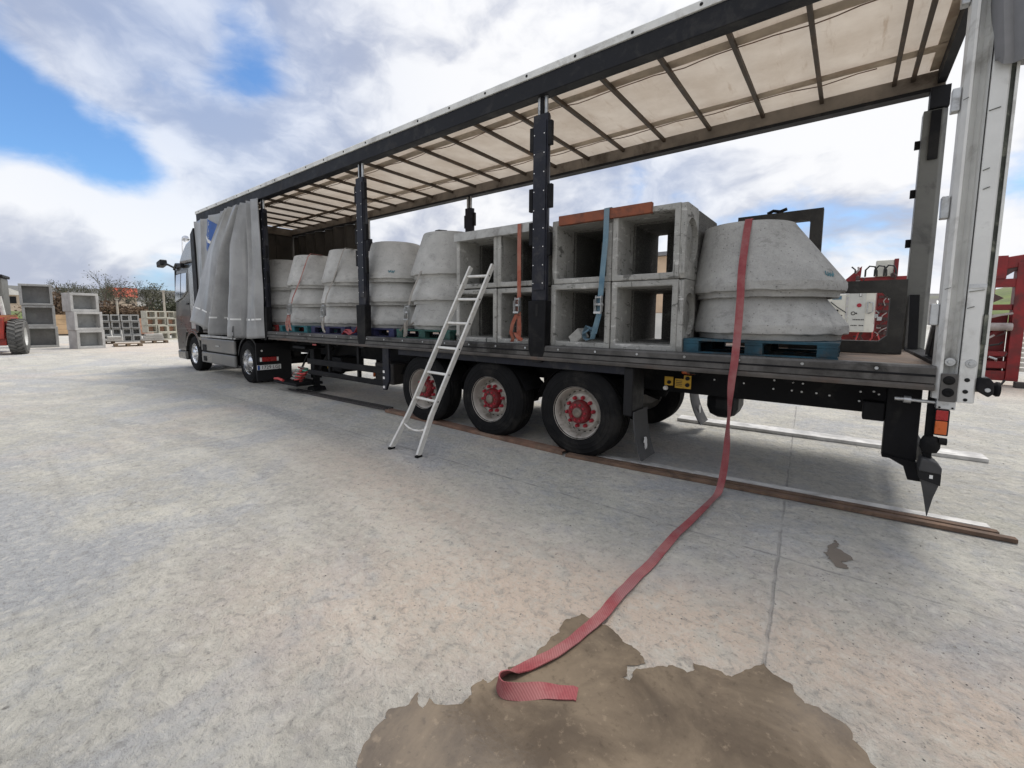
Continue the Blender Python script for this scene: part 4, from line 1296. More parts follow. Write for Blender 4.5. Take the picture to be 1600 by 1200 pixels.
MB().box(.1735, .1915, -.03, -.0045, 1.42, 1.62).build('door_latch', 'gasket', dr)
bf = MB().prism([(.172, 1.11), (.172, 1.198), (.225, 1.205), (.25, 1.17), (.255, 1.10), (.23, 1.07)], 'y', -.04, .09).build('buffer_block', 'black_steel', tr, bevel=.01, fix=True)
MB().lathe([(0, .0), (.04, 0), (.05, .015), (.048, .03), (0, .03)], (.256, .02, 1.125), (1, 0, 0), 18).build('buffer_rubber', 'rubber', bf, smooth=30)
MB().lathe([(0, .006), (.013, .006), (.015, 0)], (.222, -.0405, 1.12), (0, -1, 0), 12).build('bolt', 'galv', bf)
# rolled end of the rear curtain at the top of the pillar
roll = MB()
for (z, k) in ((3.17, .85), (3.22, 1.0), (3.6, 1.0), (4.4, .9)):
    for (x, y) in ((.09, -.06), (.12, -.10), (.165, -.075), (.20, -.11), (.26, -.10), (.31, -.05), (.31, .06), (.09, .06)):
        roll.v.append((x - (.035 if z > 3.3 else 0), y * k, z + (.05 if x < .1 and z < 3.2 else 0)))
for i in range(3):
    for k in range(8):
        roll.f.append((i * 8 + k, i * 8 + (k + 1) % 8, i * 8 + 8 + (k + 1) % 8, i * 8 + 8 + k))
roll.f.append(tuple(range(8))[::-1])
roll.build('rolled_cover', 'grey_roll', tr, smooth=40, fix=True)
gp = MB().prism([(-.04, 2.36), (.115, 2.36), (.155, 2.40), (.155, 2.52), (-.04, 2.52)], 'z', 1.25, 3.82).build('far_rear_pillar', 'pillar_grey', tr, bevel=.006, fix=True)
MB().box(.0, .155, 2.34, 2.5, 3.83, 4.04).build('pillar_head', 'cant', gp)
for z in (3.50, 2.98, 2.44, 1.98):
    MB().box(-.085, -.041, 2.44, 2.47, z - .045, z + .045).build('lashing_tab', 'black_steel', gp, bevel=.003)
MB().box(.02, .1, 2.33, 2.358, 3.3, 3.8).build('pillar_cover', 'black_steel', gp)
# rear sill, stowed ramp bracket and dark bin by the far pillar
MB().box(-.018, .13, .11, 2.42, 1.10, 1.275).build('rear_sill', 'black_steel', tr, bevel=.006)
MB().prism([(2.0, 1.28), (2.34, 1.28), (2.34, 1.86), (2.25, 1.86)], 'x', -.02, .06).build('corner_gusset', 'black_steel', tr, fix=True)
MB().prism([(.25, 1.276), (1.0, 1.276), (.62, 1.72), (.25, 1.80)], 'x', .03, .10).build('tail_bracket', 'black_steel', tr, fix=True)
MB().bar((.02, .60, 1.72), (.02, .98, 1.30), .02, .05).build('bracket_edge', 'galv', tr)

# chassis beams, cross members and small fittings
for y in (.70, 1.74):
    MB().box(-13.2, -.16, y, y + .14, .765, 1.118).build('chassis_beam', 'black_steel', tr, bevel=.006)
for k in range(17):
    x = -.9 - k * .78
    MB().box(x - .03, x + .03, .09, 2.44, 1.05, 1.117).build('cross_member', 'black_steel', tr)
bl = MB()
rnd = random.Random(3)
for (px_, pz) in ((-1.62, .94), (-1.34, .93), (-1.075, .985), (-1.078, .90), (-.92, .98), (-.925, .90), (-.84, .975), (-.845, .895), (-.73, .895), (-.63, .885), (-.41, .945), (-.415, .86), (-.32, .955), (-.325, .865), (-.285, .935), (-.29, .85)):
    bl.lathe([(0, .008), (.008, .008), (.0095, 0)], (px_, .6995, pz), (0, -1, 0), 8)
bl.build('beam_hole_lights', 'rivet_hole_light', tr)  # discs painted pale as bright ground seen through holes in the beam
MB().bar((-6.06, .04, 1.04), (-2.27, .04, 1.04), .03, .085).build('mudguard_rail', 'navy_steel', tr, bevel=.006)
fd = MB()
for k in range(3):
    xc = -2.91 - 1.31 * k
    n_ = 14
    for i in range(n_):
        a = R(20) + R(140) * i / (n_ - 1)
        a2 = R(20) + R(140) * (i + 1) / (n_ - 1)
        if i == n_ - 1:
            break
        for (yy0, yy1) in ((.1, .52), (1.98, 2.40)):
            p = [(xc + .60 * math.cos(a), yy0, .5 + .52 * math.sin(a)), (xc + .60 * math.cos(a2), yy0, .5 + .52 * math.sin(a2)), (xc + .60 * math.cos(a2), yy1, .5 + .52 * math.sin(a2)), (xc + .60 * math.cos(a), yy1, .5 + .52 * math.sin(a))]
            fd.add(p, [(0, 1, 2, 3)])
fdo = fd.build('mudguards', 'black_plastic', tr, smooth=60)
fdo['kind'] = 'stuff'
MB().box(-2.34, -2.24, .01, .34, .57, 1.08).build('mudguard_end', 'black_plastic', tr, bevel=.015)


def flap(y0, y1, curl, mat):
    mb = MB()
    n_ = 9
    for i in range(n_):
        t = i / (n_ - 1)
        x = -2.22 + curl * t * t
        z = .62 - .50 * t
        mb.v += [(x, y0, z), (x, y1, z), (x - .012, y0, z), (x - .012, y1, z)]
    for i in range(n_ - 1):
        a, b = 4 * i, 4 * i + 4
        mb.f += [(a, a + 1, b + 1, b), (a + 2, b + 2, b + 3, a + 3), (a, b, b + 2, a + 2), (a + 1, a + 3, b + 3, b + 1)]
    mb.f += [(0, 2, 3, 1), (4 * n_ - 4, 4 * n_ - 3, 4 * n_ - 1, 4 * n_ - 2)]
    return mb.build('mud_flap', mat, tr, smooth=50)


ox = [(-.30, .42), (-.36, .72), (-.22, .60), (-.10, .52), (.02, .66), (.16, .60), (.26, .42), (.34, .30), (.36, .0), (.46, -.35), (.36, -.72), (.24, -.74), (.26, -.42), (.10, -.16), (.02, -.30), (.06, -.70), (-.06, -.74), (-.12, -.2), (-.22, .06), (-.42, .10), (-.44, .24)]
f1 = flap(.02, .40, .10, 'rubber_flap')
MB().prism([(.20 + a * .10, .27 + b * .10) for a, b in ox], 'x', -2.158, -2.150).build('emblem', 'white_print', f1, fix=True)
f2 = flap(2.04, 2.44, .16, 'rubber_flap')
MB().prism([(2.24 + a * .10, .30 + b * .10) for a, b in ox], 'x', -2.142, -2.130).build('emblem', 'white_print', f2, fix=True)

# running gear: three axles, six wheels
def tyre_mesh(c, sgn, tyre_mat, wd=.37, r_=.52, tread=True):
    s = sgn
    prof = [(.292, .012), (.30, .004), (.352, .0), (.356, -.003), (.364, -.003), (.368, .001), (.40, .002), (.404, -.002), (.412, -.001), (.416, .004), (.452, .008), (.456, .005), (.464, .009), (.468, .013), (.49, .026), (.506, .042), (.515, .058)]
    if tread:
        for k in range(4):
            a = .058 + (wd - .116) * (k + .5) / 4.5
            prof += [(r_, a - .022), (r_, a + .014), (r_ - .014, a + .016), (r_ - .014, a + .026)]
    prof += [(.515, wd - .058), (.502, wd - .038), (.475, wd - .016), (.43, wd - .004), (.36, wd), (.30, wd - .004), (.292, wd - .012)]
    return MB().lathe(prof, c, (0, s, 0), 56, close=True)


def trailer_wheel(x, y, s):
    """s = +1: outer face towards -y (near side)"""
    c = (x, y, .51)
    ax_ = (0, s, 0)
    wh_ = tyre_mesh(c, s, 'rubber').build('wheel', 'rubber', tr, smooth=28)
    MB().lathe([(.302, -.002), (.304, .012), (.285, .02), (.272, .06), (.262, .12), (.245, .150), (.235, .150), (.225, .128), (.205, .112), (.10, .105), (.10, .13), (.26, .17), (.292, .02)], c, ax_, 48, close=True).build('rim', 'rim', wh_, smooth=30)
    hh = MB()
    for k in range(20):
        a = 2 * math.pi * (k + .5) / 20
        hh.lathe([(0, .0), (.0165, 0), (.0165, .003)], (x + .243 * math.cos(a), y + s * .1495, .51 + .243 * math.sin(a)), (0, -s, 0), 10)
    hh.build('hand_holes', 'black_hole', wh_)
    MB().lathe([(0, .03), (.118, .03), (.132, .05), (.140, .104)], c, ax_, 32).build('hub', 'red_hub', wh_, smooth=30)
    MB().lathe([(0, .004), (.045, .004), (.055, .012), (.058, .03)], c, ax_, 24).build('hub_cap', 'hub_cap', wh_, smooth=30)
    for k in range(10):
        a = 2 * math.pi * k / 10 + .12
        q = (x + .168 * math.cos(a), y + s * .106, .51 + .168 * math.sin(a))
        MB().lathe([(0, .052), (.012, .050), (.019, .040), (.019, .012), (.024, .010), (.024, 0)], q, (0, -s, 0), 10).build('lug_nut', 'nut', wh_, smooth=30)
    hb = MB()
    for k in range(10):
        a = 2 * math.pi * k / 10
        q = (x + .092 * math.cos(a), y + s * .03, .51 + .092 * math.sin(a))
        hb.lathe([(0, .012), (.012, .012), (.014, 0)], q, (0, -s, 0), 8)
    hb.build('hub_bolts', 'nut', wh_)['kind'] = 'stuff'
    return wh_


def far_wheel(x):
    c = (x, 2.45, .51)
    wh_ = tyre_mesh(c, -1, 'rubber').build('wheel', 'rubber', tr, smooth=28)
    MB().lathe([(.292, .33), (.25, .28), (.22, .22), (0, .22)], c, (0, -1, 0), 32).build('rim', 'rim', wh_, smooth=30)


for k in range(3):
    xc = -2.91 - 1.31 * k
    trailer_wheel(xc, .05, 1)
    far_wheel(xc)
    MB().cyl((xc, .3, .51), (xc, 2.2, .51), .07, 14).build('axle', 'black_steel', tr, smooth=40)
    for y in (.62, 1.80):
        MB().lathe([(0, -.01), (.10, 0), (.13, .06), (.13, .16), (.10, .22), (0, .23)], (xc + .32, y + .05, .5), 'z', 16).build('air_bellows', 'rubber', tr, smooth=30)
        MB().bar((xc - .45, y + .05, .72), (xc + .35, y + .05, .47), .1, .06).build('trailing_arm', 'black_steel', tr)
    MB().cyl((xc - .12, .9, .62), (xc - .12, 1.15, .62), .09, 14).build('brake_chamber', 'black_steel', tr, smooth=40)
MB().box(-1.78, -1.45, 1.0, 1.55, .46, .80).build('air_tank', 'black_plastic', tr, bevel=.12)

# side guard, landing gear and hoses
for (z0, z1) in ((.655, .765), (.455, .545)):
    MB().box(-8.92, -6.44, .03, .075, z0, z1).build('side_guard_rail', 'black_steel', tr, bevel=.01)
for x in (-8.2, -7.25):
    MB().box(x - .03, x + .03, .08, .13, .45, 1.12).build('guard_bracket', 'black_steel', tr)
MB().prism([(-6.46, 1.09), (-6.30, 1.09), (-6.30, .56), (-6.39, .40), (-6.46, .40)], 'y', .02, .06).build('guard_end', 'navy_steel', tr, bevel=.004, fix=True)
for z in (.70, .60, .45):
    MB().box(-6.445, -6.405, .012, .0195, z - .02, z + .02).build('reflector', 'white_lens', tr)
bx_ = MB().box(-7.15, -6.62, .35, .75, .42, .78).build('tool_box', 'wood_dark', tr, bevel=.02)
MB().box(-7.19, -7.152, .34, .40, .52, .70).build('side_lamp', 'amber', tr)
MB().box(-8.65, -8.15, .3, .8, .52, .80).build('battery_box', 'black_steel', tr, bevel=.02)
MB().box(-8.68, -8.652, .32, .36, .56, .72).build('marker', 'yellow_plate', tr)
MB().box(-8.62, -8.48, -.006, .0, 1.035, 1.06).build('reflector', 'red_lens', tr)
for y in (.35, 1.95):
    MB().box(-9.42, -9.26, y, y + .16, .30, 1.12).build('landing_leg', 'black_steel', tr, bevel=.01)
    MB().box(-9.39, -9.29, y + .03, y + .13, .12, .2995).build('leg_inner', 'galv' if False else 'black_steel', tr)
    MB().prism([(-9.50, .04), (-9.18, .04), (-9.24, .118), (-9.44, .118)], 'y', y - .05, y + .21).build('leg_foot', 'black_steel', tr, fix=True)
MB().box(-9.55, -9.05, .06, .5, .93, .985).build('leg_gearbox', 'black_steel', tr, bevel=.015)
MB().bar((-9.34, .42, .36), (-8.95, .6, .95), .05, .05).build('leg_brace', 'black_steel', tr)
MB().bar((-10.1, .42, .28), (-9.5, .42, .92), .03, .03).build('leg_brace', 'black_steel', tr)
tray = MB().box(-10.3, -9.3, -.02, .55, .16, .215).build('hose_tray', 'black_steel', tr, bevel=.01)
rnd = random.Random(12)
for k, mt_ in enumerate(('hose_red', 'hose_green', 'hose_white', 'hose_green', 'hose_white', 'hose_red')):
    pts = []
    cx, cy = -9.52 - .10 * k + rnd.uniform(-.05, .05), .12 + .04 * k
    for i in range(40):
        a = i * .62 + k
        pts.append((cx + .09 * math.cos(a) + .010 * i * rnd.uniform(.6, 1), cy + .08 * math.sin(a), .235 + .0065 * i + .02 * rnd.random()))
    MB().tube(pts, .017, 6).build('coiled_hose', mt_, tray, smooth=60)
MB().tube([(-10.28, .0, .24), (-10.1, -.01, .26), (-9.9, .0, .235)], .028, 8).build('coupling', 'hose_red', tray, smooth=60)

# yellow brake-valve plates and amber lamp behind the last wheel
yp = MB().box(-2.075, -1.985, .492, .50, .865, .958).build('valve_plate', 'yellow_plate', tr)
MB().lathe([(0, .02), (.018, .02), (.02, 0)], (-2.025, .4915, .90), (0, -1, 0), 12).build('valve_knob', 'black_plastic', yp)
yp2 = MB().prism([(-1.965, .845), (-1.80, .845), (-1.80, .985), (-1.875, .985), (-1.875, .945), (-1.965, .945)], 'y', .492, .50).build('valve_plate', 'yellow_plate', tr, fix=True)
for z in (.955, .885):
    MB().lathe([(0, .02), (.02, .02), (.022, 0)], (-1.835, .4915, z), (0, -1, 0), 12).build('valve_knob', 'black_plastic', yp2)
for k in range(4):
    MB().box(-1.955, -1.89, .4905, .4915, .865 + .018 * k, .871 + .018 * k).build('print_line', 'black_print', yp2)
MB().lathe([(0, .03), (.02, .03), (.026, 0)], (-2.06, .49, .835), (0, -1, 0), 12).build('valve_button', 'white_lens', tr)
al = MB().box(-1.90, -1.745, .47, .50, 1.0, 1.045).build('side_lamp', 'amber', tr, bevel=.02)
MB().box(-1.84, -1.80, .466, .4695, 1.008, 1.037).build('lamp_frame', 'rust', al)

# rear under-run gear and tail lamps at the near corner
MB().box(-.26, -.06, .22, .34, .50, 1.09).build('tail_hanger', 'black_steel', tr, bevel=.008)
MB().prism([(-.26, .53), (-.05, .50), (-.02, .36), (-.10, .36), (-.13, .46)], 'y', .2, .26).build('hanger_foot', 'black_steel', tr, fix=True)
MB().box(-.40, -.262, .24, .36, .78, .93).build('hanger_stop', 'black_steel', tr, bevel=.01)
MB().box(-.045, .0, .04, .10, .40, 1.08).build('tail_upright', 'black_steel', tr, bevel=.006)
MB().box(-.02, .03, .1, 2.4, .42, .56).build('underrun_bar', 'black_steel', tr, bevel=.01)
wb = MB().box(-.012, .085, -.025, .05, .962, 1.04).build('lamp_bracket', 'galv', tr, bevel=.006)
for dx in (.005, .07):
    for dz in (.975, 1.028):
        MB().lathe([(0, .004), (.006, .004), (.007, 0)], (dx, -.0255, dz), (0, -1, 0), 8).build('bolt', 'black_steel', wb)
st_ = MB().tube([(-.23, .02, 1.005), (-.18, .02, 1.005), (-.18, .02, 1.004), (-.14, .02, 1.003), (-.14, .02, 1.003), (-.013, .02, 1.0)], [.014, .014, .026, .026, .012, .012], 12).build('stay_rod', 'galv', tr, smooth=30)
MB().tube([(.03, .0, 1.04), (.035, .0, 1.10), (.04, .01, 1.13)], .014, 8).build('stay_pin', 'galv', tr)
tl = MB().box(-.012, .062, -.03, .06, .775, .96).build('tail_lamp', 'black_plastic', tr, bevel=.008)
MB().box(-.010, .052, -.040, -.0305, .885, .955).build('lens', 'red_lens', tl, bevel=.006)
MB().box(-.010, .052, -.042, -.0305, .785, .880).build('lens', 'amber', tl, bevel=.006)
MB().lathe([(0, -.06), (.04, -.055), (.055, -.02), (.055, .02), (.04, .055), (0, .06)], (-.02, .0, .70), (0, 0, 1), 18).build('dock_buffer', 'rubber', tr, smooth=40)
MB().cyl((.02, -.02, .735), (.06, -.02, .735), .025, 12).build('buffer_pin', 'rubber', tr, smooth=40)
MB().prism([(-.06, .60), (.02, .58), (.05, .545), (.05, .50), (-.07, .505)], 'y', -.04, .09).build('bumper_end', 'rubber_flap', tr, bevel=.008, fix=True)
eb = MB().prism([(-.07, .5045), (.05, .4995), (.05, .415), (.02, .425), (-.06, .445)], 'y', -.03, .08).build('bumper_cap', 'black_plastic', tr, fix=True)
MB().box(-.01, .008, -.034, -.0305, .46, .485).build('bumper_sticker', 'white_print', eb)
fl_ = MB()
fl_.add([(-.055, -.02, .445), (.045, -.02, .42), (.02, .0, .30), (.004, .01, .17), (.0, .012, .17), (-.03, .0, .33), (-.05, .03, .445), (.045, .035, .42)],
        [(0, 1, 2, 5), (5, 2, 3, 4), (6, 5, 4, 3), (0, 5, 6), (1, 7, 3, 2), (7, 6, 3)])
fl_.build('torn_flap', 'rubber_flap', tr)

# ------------------------------------------------------------------ tractor unit
tk = thing('tractor_truck', 'dark grey tractor unit with chrome wheels and silver roof deflector at the front', 'truck', (-14.0, 1.25, 0))
side = [(-16.78, .55), (-16.86, 1.15), (-16.84, 1.55), (-16.72, 2.0), (-16.58, 2.95), (-16.45, 3.05), (-14.98, 3.05), (-14.98, 1.12), (-15.0, 1.10), (-16.0, 1.10), (-16.06, .90), (-16.10, .55)]
cb = MB().prism(side, 'y', .03, 2.47).build('cab', 'cab_paint', tk, bevel=.05, fix=True)
MB().prism([(-16.62, 3.101), (-16.25, 3.42), (-15.85, 3.66), (-15.30, 3.78), (-15.02, 3.80), (-15.02, 3.101)], 'y', .10, 2.40).build('roof_deflector', 'cab_silver', tk, bevel=.08, fix=True)
dor = MB().prism([(-16.62, 1.20), (-16.48, 2.90), (-15.45, 2.90), (-15.45, 1.20)], 'y', .012, .0295).build('door', 'cab_paint', tk, bevel=.008, fix=True)
MB().prism([(-16.545, 1.98), (-16.47, 2.80), (-16.02, 2.82), (-16.02, 2.08)], 'y', .004, .0115).build('window_frame', 'black_plastic', dor, fix=True)
for q in ([(-16.525, 2.0), (-16.455, 2.78), (-16.05, 2.80), (-16.05, 2.09)], [(-15.99, 2.10), (-15.99, 2.80), (-15.55, 2.80), (-15.55, 2.28)]):
    yy = lambda z: .002 - .065 * (2.82 - z)
    vs = [(x, yy(z), z) for x, z in q] + [(x, .0038, z) for x, z in q]
    MB().add(vs, [(0, 1, 2, 3), (7, 6, 5, 4), (0, 4, 5, 1), (1, 5, 6, 2), (2, 6, 7, 3), (3, 7, 4, 0)]).build('window', 'glass', dor, fix=True)
MB().box(-15.68, -15.52, -.01, .0115, 1.90, 1.95).build('handle', 'black_plastic', dor, bevel=.006)
MB().prism([(-16.70, 1.99), (-16.60, 2.03), (-16.49, 2.9), (-16.575, 2.94)], 'y', .0, .029).build('door_pillar', 'black_plastic', tk, fix=True)
MB().prism([(-16.62, 2.0), (-16.52, 2.9), (-16.56, 2.94), (-16.72, 1.98)], 'y', .10, 2.40).build('windscreen', 'glass', tk, fix=True)
MB().prism([(-14.97, 1.15), (-14.72, 1.15), (-14.66, 2.4), (-14.72, 3.95), (-14.97, 3.80)], 'y', -.02, .06).build('side_deflector', 'black_plastic', tk, bevel=.01, fix=True)
MB().prism([(-15.42, 2.9), (-15.0, 3.02), (-15.0, 1.22), (-15.42, 1.22)], 'y', .014, .0298).build('sleeper_panel', 'cab_silver', tk, fix=True)
# mirror, sun visor and roof lamps
mr = MB().tube([(-16.55, .0, 3.0), (-16.75, -.10, 3.10), (-17.05, -.14, 3.14)], [.03, .03, .05], 8).build('mirror_arm', 'black_plastic', tk, smooth=40)
MB().obox((-17.15, -.15, 3.15), (.20, 0, .03), (0, .09, 0), (-.01, 0, .085)).build('mirror', 'black_plastic', mr, bevel=.03)
MB().tube([(-16.5, -.02, 2.95), (-16.2, -.05, 3.08), (-15.95, -.02, 3.06)], .035, 8).build('grab_arm', 'black_plastic', tk, smooth=40)
MB().obox((-15.86, -.03, 3.02), (.16, 0, 0), (0, .05, 0), (0, 0, .06)).build('wide_mirror', 'black_plastic', tk, bevel=.02)
MB().box(-16.70, -16.42, .05, 2.45, 3.062, 3.098).build('sun_visor', 'black_plastic', tk, bevel=.01)
for y in (.25, .6, 1.9, 2.25):
    MB().lathe([(0, 0), (.07, .01), (.09, .05), (.09, .10), (0, .12)], (-16.35, y, 3.86 if y < 1 else 3.9), (1, 0, 0), 16).build('roof_lamp', 'chrome', tk, smooth=40)
MB().tube([(-16.5, .2, 3.06), (-16.42, .2, 3.86), (-16.40, 1.25, 3.92), (-16.42, 2.3, 3.86), (-16.5, 2.3, 3.06)], .02, 8).build('lamp_bar', 'chrome', tk, smooth=50)
# bumper, front wing, steps
MB().prism([(-16.80, .28), (-16.86, .54), (-16.10, .54), (-16.06, .28)], 'y', .02, 2.48).build('bumper', 'cab_paint', tk, bevel=.05, fix=True)
arc = [(-15.45 + .66 * math.cos(R(a)), .52 + .66 * math.sin(R(a))) for a in range(20, 165, 12)]
arc2 = [(-15.45 + .57 * math.cos(R(a)), .52 + .57 * math.sin(R(a))) for a in range(164, 19, -12)]
MB().prism(arc + arc2, 'y', .02, .40).build('front_wing', 'cab_paint', tk, fix=True, bevel=.01)
for (z0, z1) in ((.30, .60), (.62, .98)):
    MB().box(-14.80, -12.48, .03, .10, z0, z1).build('side_skirt', 'skirt', tk, bevel=.03)
MB().box(-14.66, -14.40, .018, .029, .62, .80).build('step_recess', 'black_hole', tk)
MB().box(-14.62, -14.42, .018, .029, .35, .48).build('step_recess', 'black_hole', tk)
MB().box(-13.7, -13.45, .018, .029, .78, .81).build('skirt_catch', 'galv', tk)
MB().box(-14.9, -12.45, .05, .5, 1.0, 1.06).build('catwalk', 'galv', tk, bevel=.01)
MB().box(-14.8, -12.6, .12, .75, .32, .98).build('fuel_tank', 'black_steel', tk, bevel=.08)
for y in (.80, 1.55):
    MB().box(-16.3, -11.0, y, y + .15, .62, .88).build('frame_rail', 'black_steel', tk)
MB().lathe([(0, .0), (.45, 0), (.5, .05), (.5, .1), (0, .12)], (-12.0, 1.25, .95), 'z', 24).build('fifth_wheel', 'black_steel', tk, smooth=30)


def truck_wheel(x, y, s, dual):
    c = (x, y, .50)
    wd = .66 if dual else .33
    wh_ = tyre_mesh(c, s, 'rubber', wd if not dual else .30, .50).build('wheel', 'rubber', tk, smooth=28)
    if dual:
        tyre_mesh((x, y + s * .34, .50), s, 'rubber', .30, .50).build('inner_tyre', 'rubber', wh_, smooth=28)
        MB().lathe([(.302, -.002), (.304, .012), (.285, .02), (.27, .08), (.262, .16), (.20, .175), (.12, .16), (.12, .06), (.08, .03), (0, .02)], c, (0, s, 0), 40).build('rim', 'chrome', wh_, smooth=30)
    else:
        MB().lathe([(.302, -.002), (.304, .012), (.285, .02), (.27, .05), (.24, .06), (.20, .035), (.13, .015), (.12, -.01), (.08, -.03), (0, -.035)], c, (0, s, 0), 40).build('rim', 'chrome', wh_, smooth=30)
    hh = MB()
    for k in range(10):
        a = 2 * math.pi * k / 10
        dd = .165 if dual else .045
        hh.lathe([(0, .002), (.026, .002), (.028, 0)], (x + .22 * math.cos(a), y + s * dd, .5 + .22 * math.sin(a)), (0, -s, 0), 12)
    hh.build('hand_holes', 'black_hole', wh_)
    lb = MB()
    for k in range(10):
        a = 2 * math.pi * (k + .5) / 10
        dd = .165 if dual else .018
        lb.lathe([(0, .035), (.014, .03), (.016, 0)], (x + .150 * math.cos(a), y + s * dd, .5 + .150 * math.sin(a)), (0, -s, 0), 8)
    lb.build('lug_nuts', 'chrome', wh_)


truck_wheel(-15.45, .05, 1, False)
truck_wheel(-15.45, 2.45, -1, False)
truck_wheel(-11.75, .04, 1, True)
truck_wheel(-11.75, 2.46, -1, True)
MB().cyl((-11.75, .3, .5), (-11.75, 2.2, .5), .12, 12).build('axle', 'black_steel', tk)
arc = [(-11.75 + .62 * math.cos(R(a)), .52 + .60 * math.sin(R(a))) for a in range(10, 171, 14)]
arc2 = [(-11.75 + .57 * math.cos(R(a)), .52 + .55 * math.sin(R(a))) for a in range(170, 9, -14)]
for y0 in (.06, 1.78):
    MB().prism(arc + arc2, 'y', y0, y0 + .66).build('rear_wing', 'black_plastic', tk, fix=True)
bp_ = MB().box(-11.06, -11.02, -.06, .72, .10, .98).build('rear_mudflap', 'black_plastic', tk, bevel=.01)
MB().box(-11.0195, -10.985, -.03, .42, .545, .665).build('tail_lamp', 'black_plastic', tk, bevel=.006)
MB().box(-10.9845, -10.965, .04, .36, .555, .655).build('tail_lens', 'red_lens', tk, bevel=.006)
for (y0, y1) in ((.0, .035), (.365, .40)):
    MB().box(-10.9845, -10.965, y0, y1, .56, .65).build('tail_lens', 'white_lens', tk)
np_ = MB().box(-11.0195, -11.0, -.055, .465, .365, .475).build('number_plate', 'plate_white', tk, bevel=.004)
MB().box(-10.9995, -10.998, -.05, .0, .370, .470).build('plate_band', 'blue_print', np_)
text_mesh('1729 LGJ', .108, 'black_print', (-10.9985, .232, .418), (0, 1, 0), (0, 0, 1), 'plate_text', np_, .0012)
MB().lathe([(0, .01), (.02, .01), (.022, 0)], (-11.0195, .06, .80), (1, 0, 0), 10).build('reflector', 'white_lens', tk)

# ------------------------------------------------------------------ the load: concrete cones
def cone_mesh(R0, rt_, dx, H, ang, seed):
    n = 72
    rnd_off = Vector((seed * 3.1, seed * 1.7, 0))
    lean = Vector((math.cos(ang), math.sin(ang), 0)) * dx
    # (radius scale from R0, height, share of the lean)
    outer = [(R0 - .055, .0), (R0 - .05, .045), (R0 - .045, .052), (R0 - .004, .058), (R0, .066), (R0, .10), (R0 - .003, .135), (R0 - .012, .15)]
    k_ = 9
    for i in range(1, k_ + 1):
        t = i / k_
        outer.append((R0 - .012 + (rt_ - R0 + .012) * t, .15 + (H - .165) * t))
    outer += [(rt_ - .006, H - .004), (rt_ - .02, H), (rt_ - .075, H), (rt_ - .085, H - .012)]
    inner = [(R0 - .105 + (rt_ - .09 - R0 + .105) * t, H * t * .96 + .02) for t in (.95, .7, .4, .15, .0)] + [(R0 - .11, .0)]
    prof = outer + inner
    mb = MB()
    for (r_, h) in prof:
        t = max(0, min(1, (h - .15) / (H - .165)))
        for k in range(n):
            a = 2 * math.pi * k / n
            d = Vector((math.cos(a), math.sin(a), 0))
            rough = .0
            if h < .14:
                rough = mnoise.noise(Vector((d.x * 9, d.y * 9, h * 30)) + rnd_off) * .010 + min(0, mnoise.noise(Vector((d.x * 24, d.y * 24, h * 40)) + rnd_off)) * .022
            elif h > H - .02:
                rough = mnoise.noise(Vector((d.x * 8, d.y * 8, 2)) + rnd_off) * .006
            dz = mnoise.noise(Vector((d.x * 14, d.y * 14, 5)) + rnd_off) * .012 if h < .07 else 0
            p = d * (r_ + rough) + lean * t
            mb.v.append((p.x, p.y, h + max(dz, -h)))
    m_ = len(prof)
    for i in range(m_):
        j = (i + 1) % m_
        for k in range(n):
            mb.f.append((i * n + k, i * n + (k + 1) % n, j * n + (k + 1) % n, j * n + k))
    return mb


ZD = 1.248
stacks = [(-11.0, .80, 3, 0.15, 'cone_far', 'first stack, next to the drawn curtain'),
          (-9.72, .80, 3, 0.10, 'cone_far', 'second stack, under a thin red strap'),
          (-8.36, .80, 3, 0.05, 'cone_far', 'third stack, left of the narrow post'),
          (-6.94, .80, 3, 0.0, 'cone_far', 'fourth stack, right of the narrow post'),
          (-5.66, .80, 3, 2.2, 'cone_far', 'fifth stack, touching the left concrete boxes'),
          (-1.225, .78, 2, 0.0, 'cone', 'rear stack on the blue pallet')]
for si, (x, y, n_, ang, mt_, lab) in enumerate(stacks):
    z = ZD + .146
    for k in range(n_):
        big = si == 5
        me = cone_mesh(.665 if big else .645, .405 if big else .43, -.165 if big else -.10, .715 if big else .70, ang + .04 * k, si * 3 + k)
        jx, jy = random.uniform(-.012, .012), random.uniform(-.01, .01)
        me.v = [(a + x + jx + (.035 if big and k == 0 else 0), b + y + jy, c + z) for a, b, c in me.v]
        wh_ = ('bottom', 'middle', 'top')[k] if n_ == 3 else ('lower', 'upper')[k]
        o = me.build('concrete_cone', mt_, None, smooth=24, fix=True)
        tag(o, f'{wh_} concrete manhole cone of the {lab}'[:110], 'concrete cone', 'nested manhole cones on the trailer')
        z += .385
# painted teal maker's mark smudges on two cones
def smudge(par, x, y, z, R_, a0, seed, sl):
    rnd = random.Random(seed)
    mb = MB()
    for k in range(8):
        a = a0 + (k - 4) * .022
        h = rnd.uniform(.018, .04)
        zc = z + rnd.uniform(-.012, .012)
        pts = []
        for (aa, zz) in ((a - .012, zc - h / 2), (a + .008, zc - h / 2), (a + .012, zc + h / 2), (a - .006, zc + h / 2)):
            rr_ = R_ - (zz - z) * sl + .004
            pts.append((x + math.cos(aa) * rr_, y + math.sin(aa) * rr_, zz))
        mb.add(pts, [(0, 1, 2, 3)])
    mb.build('printed_mark', 'teal_print', par)


cones = [o for o in bpy.data.objects if o.name.startswith('concrete_cone')]
by_lab = {o['label']: o for o in cones}

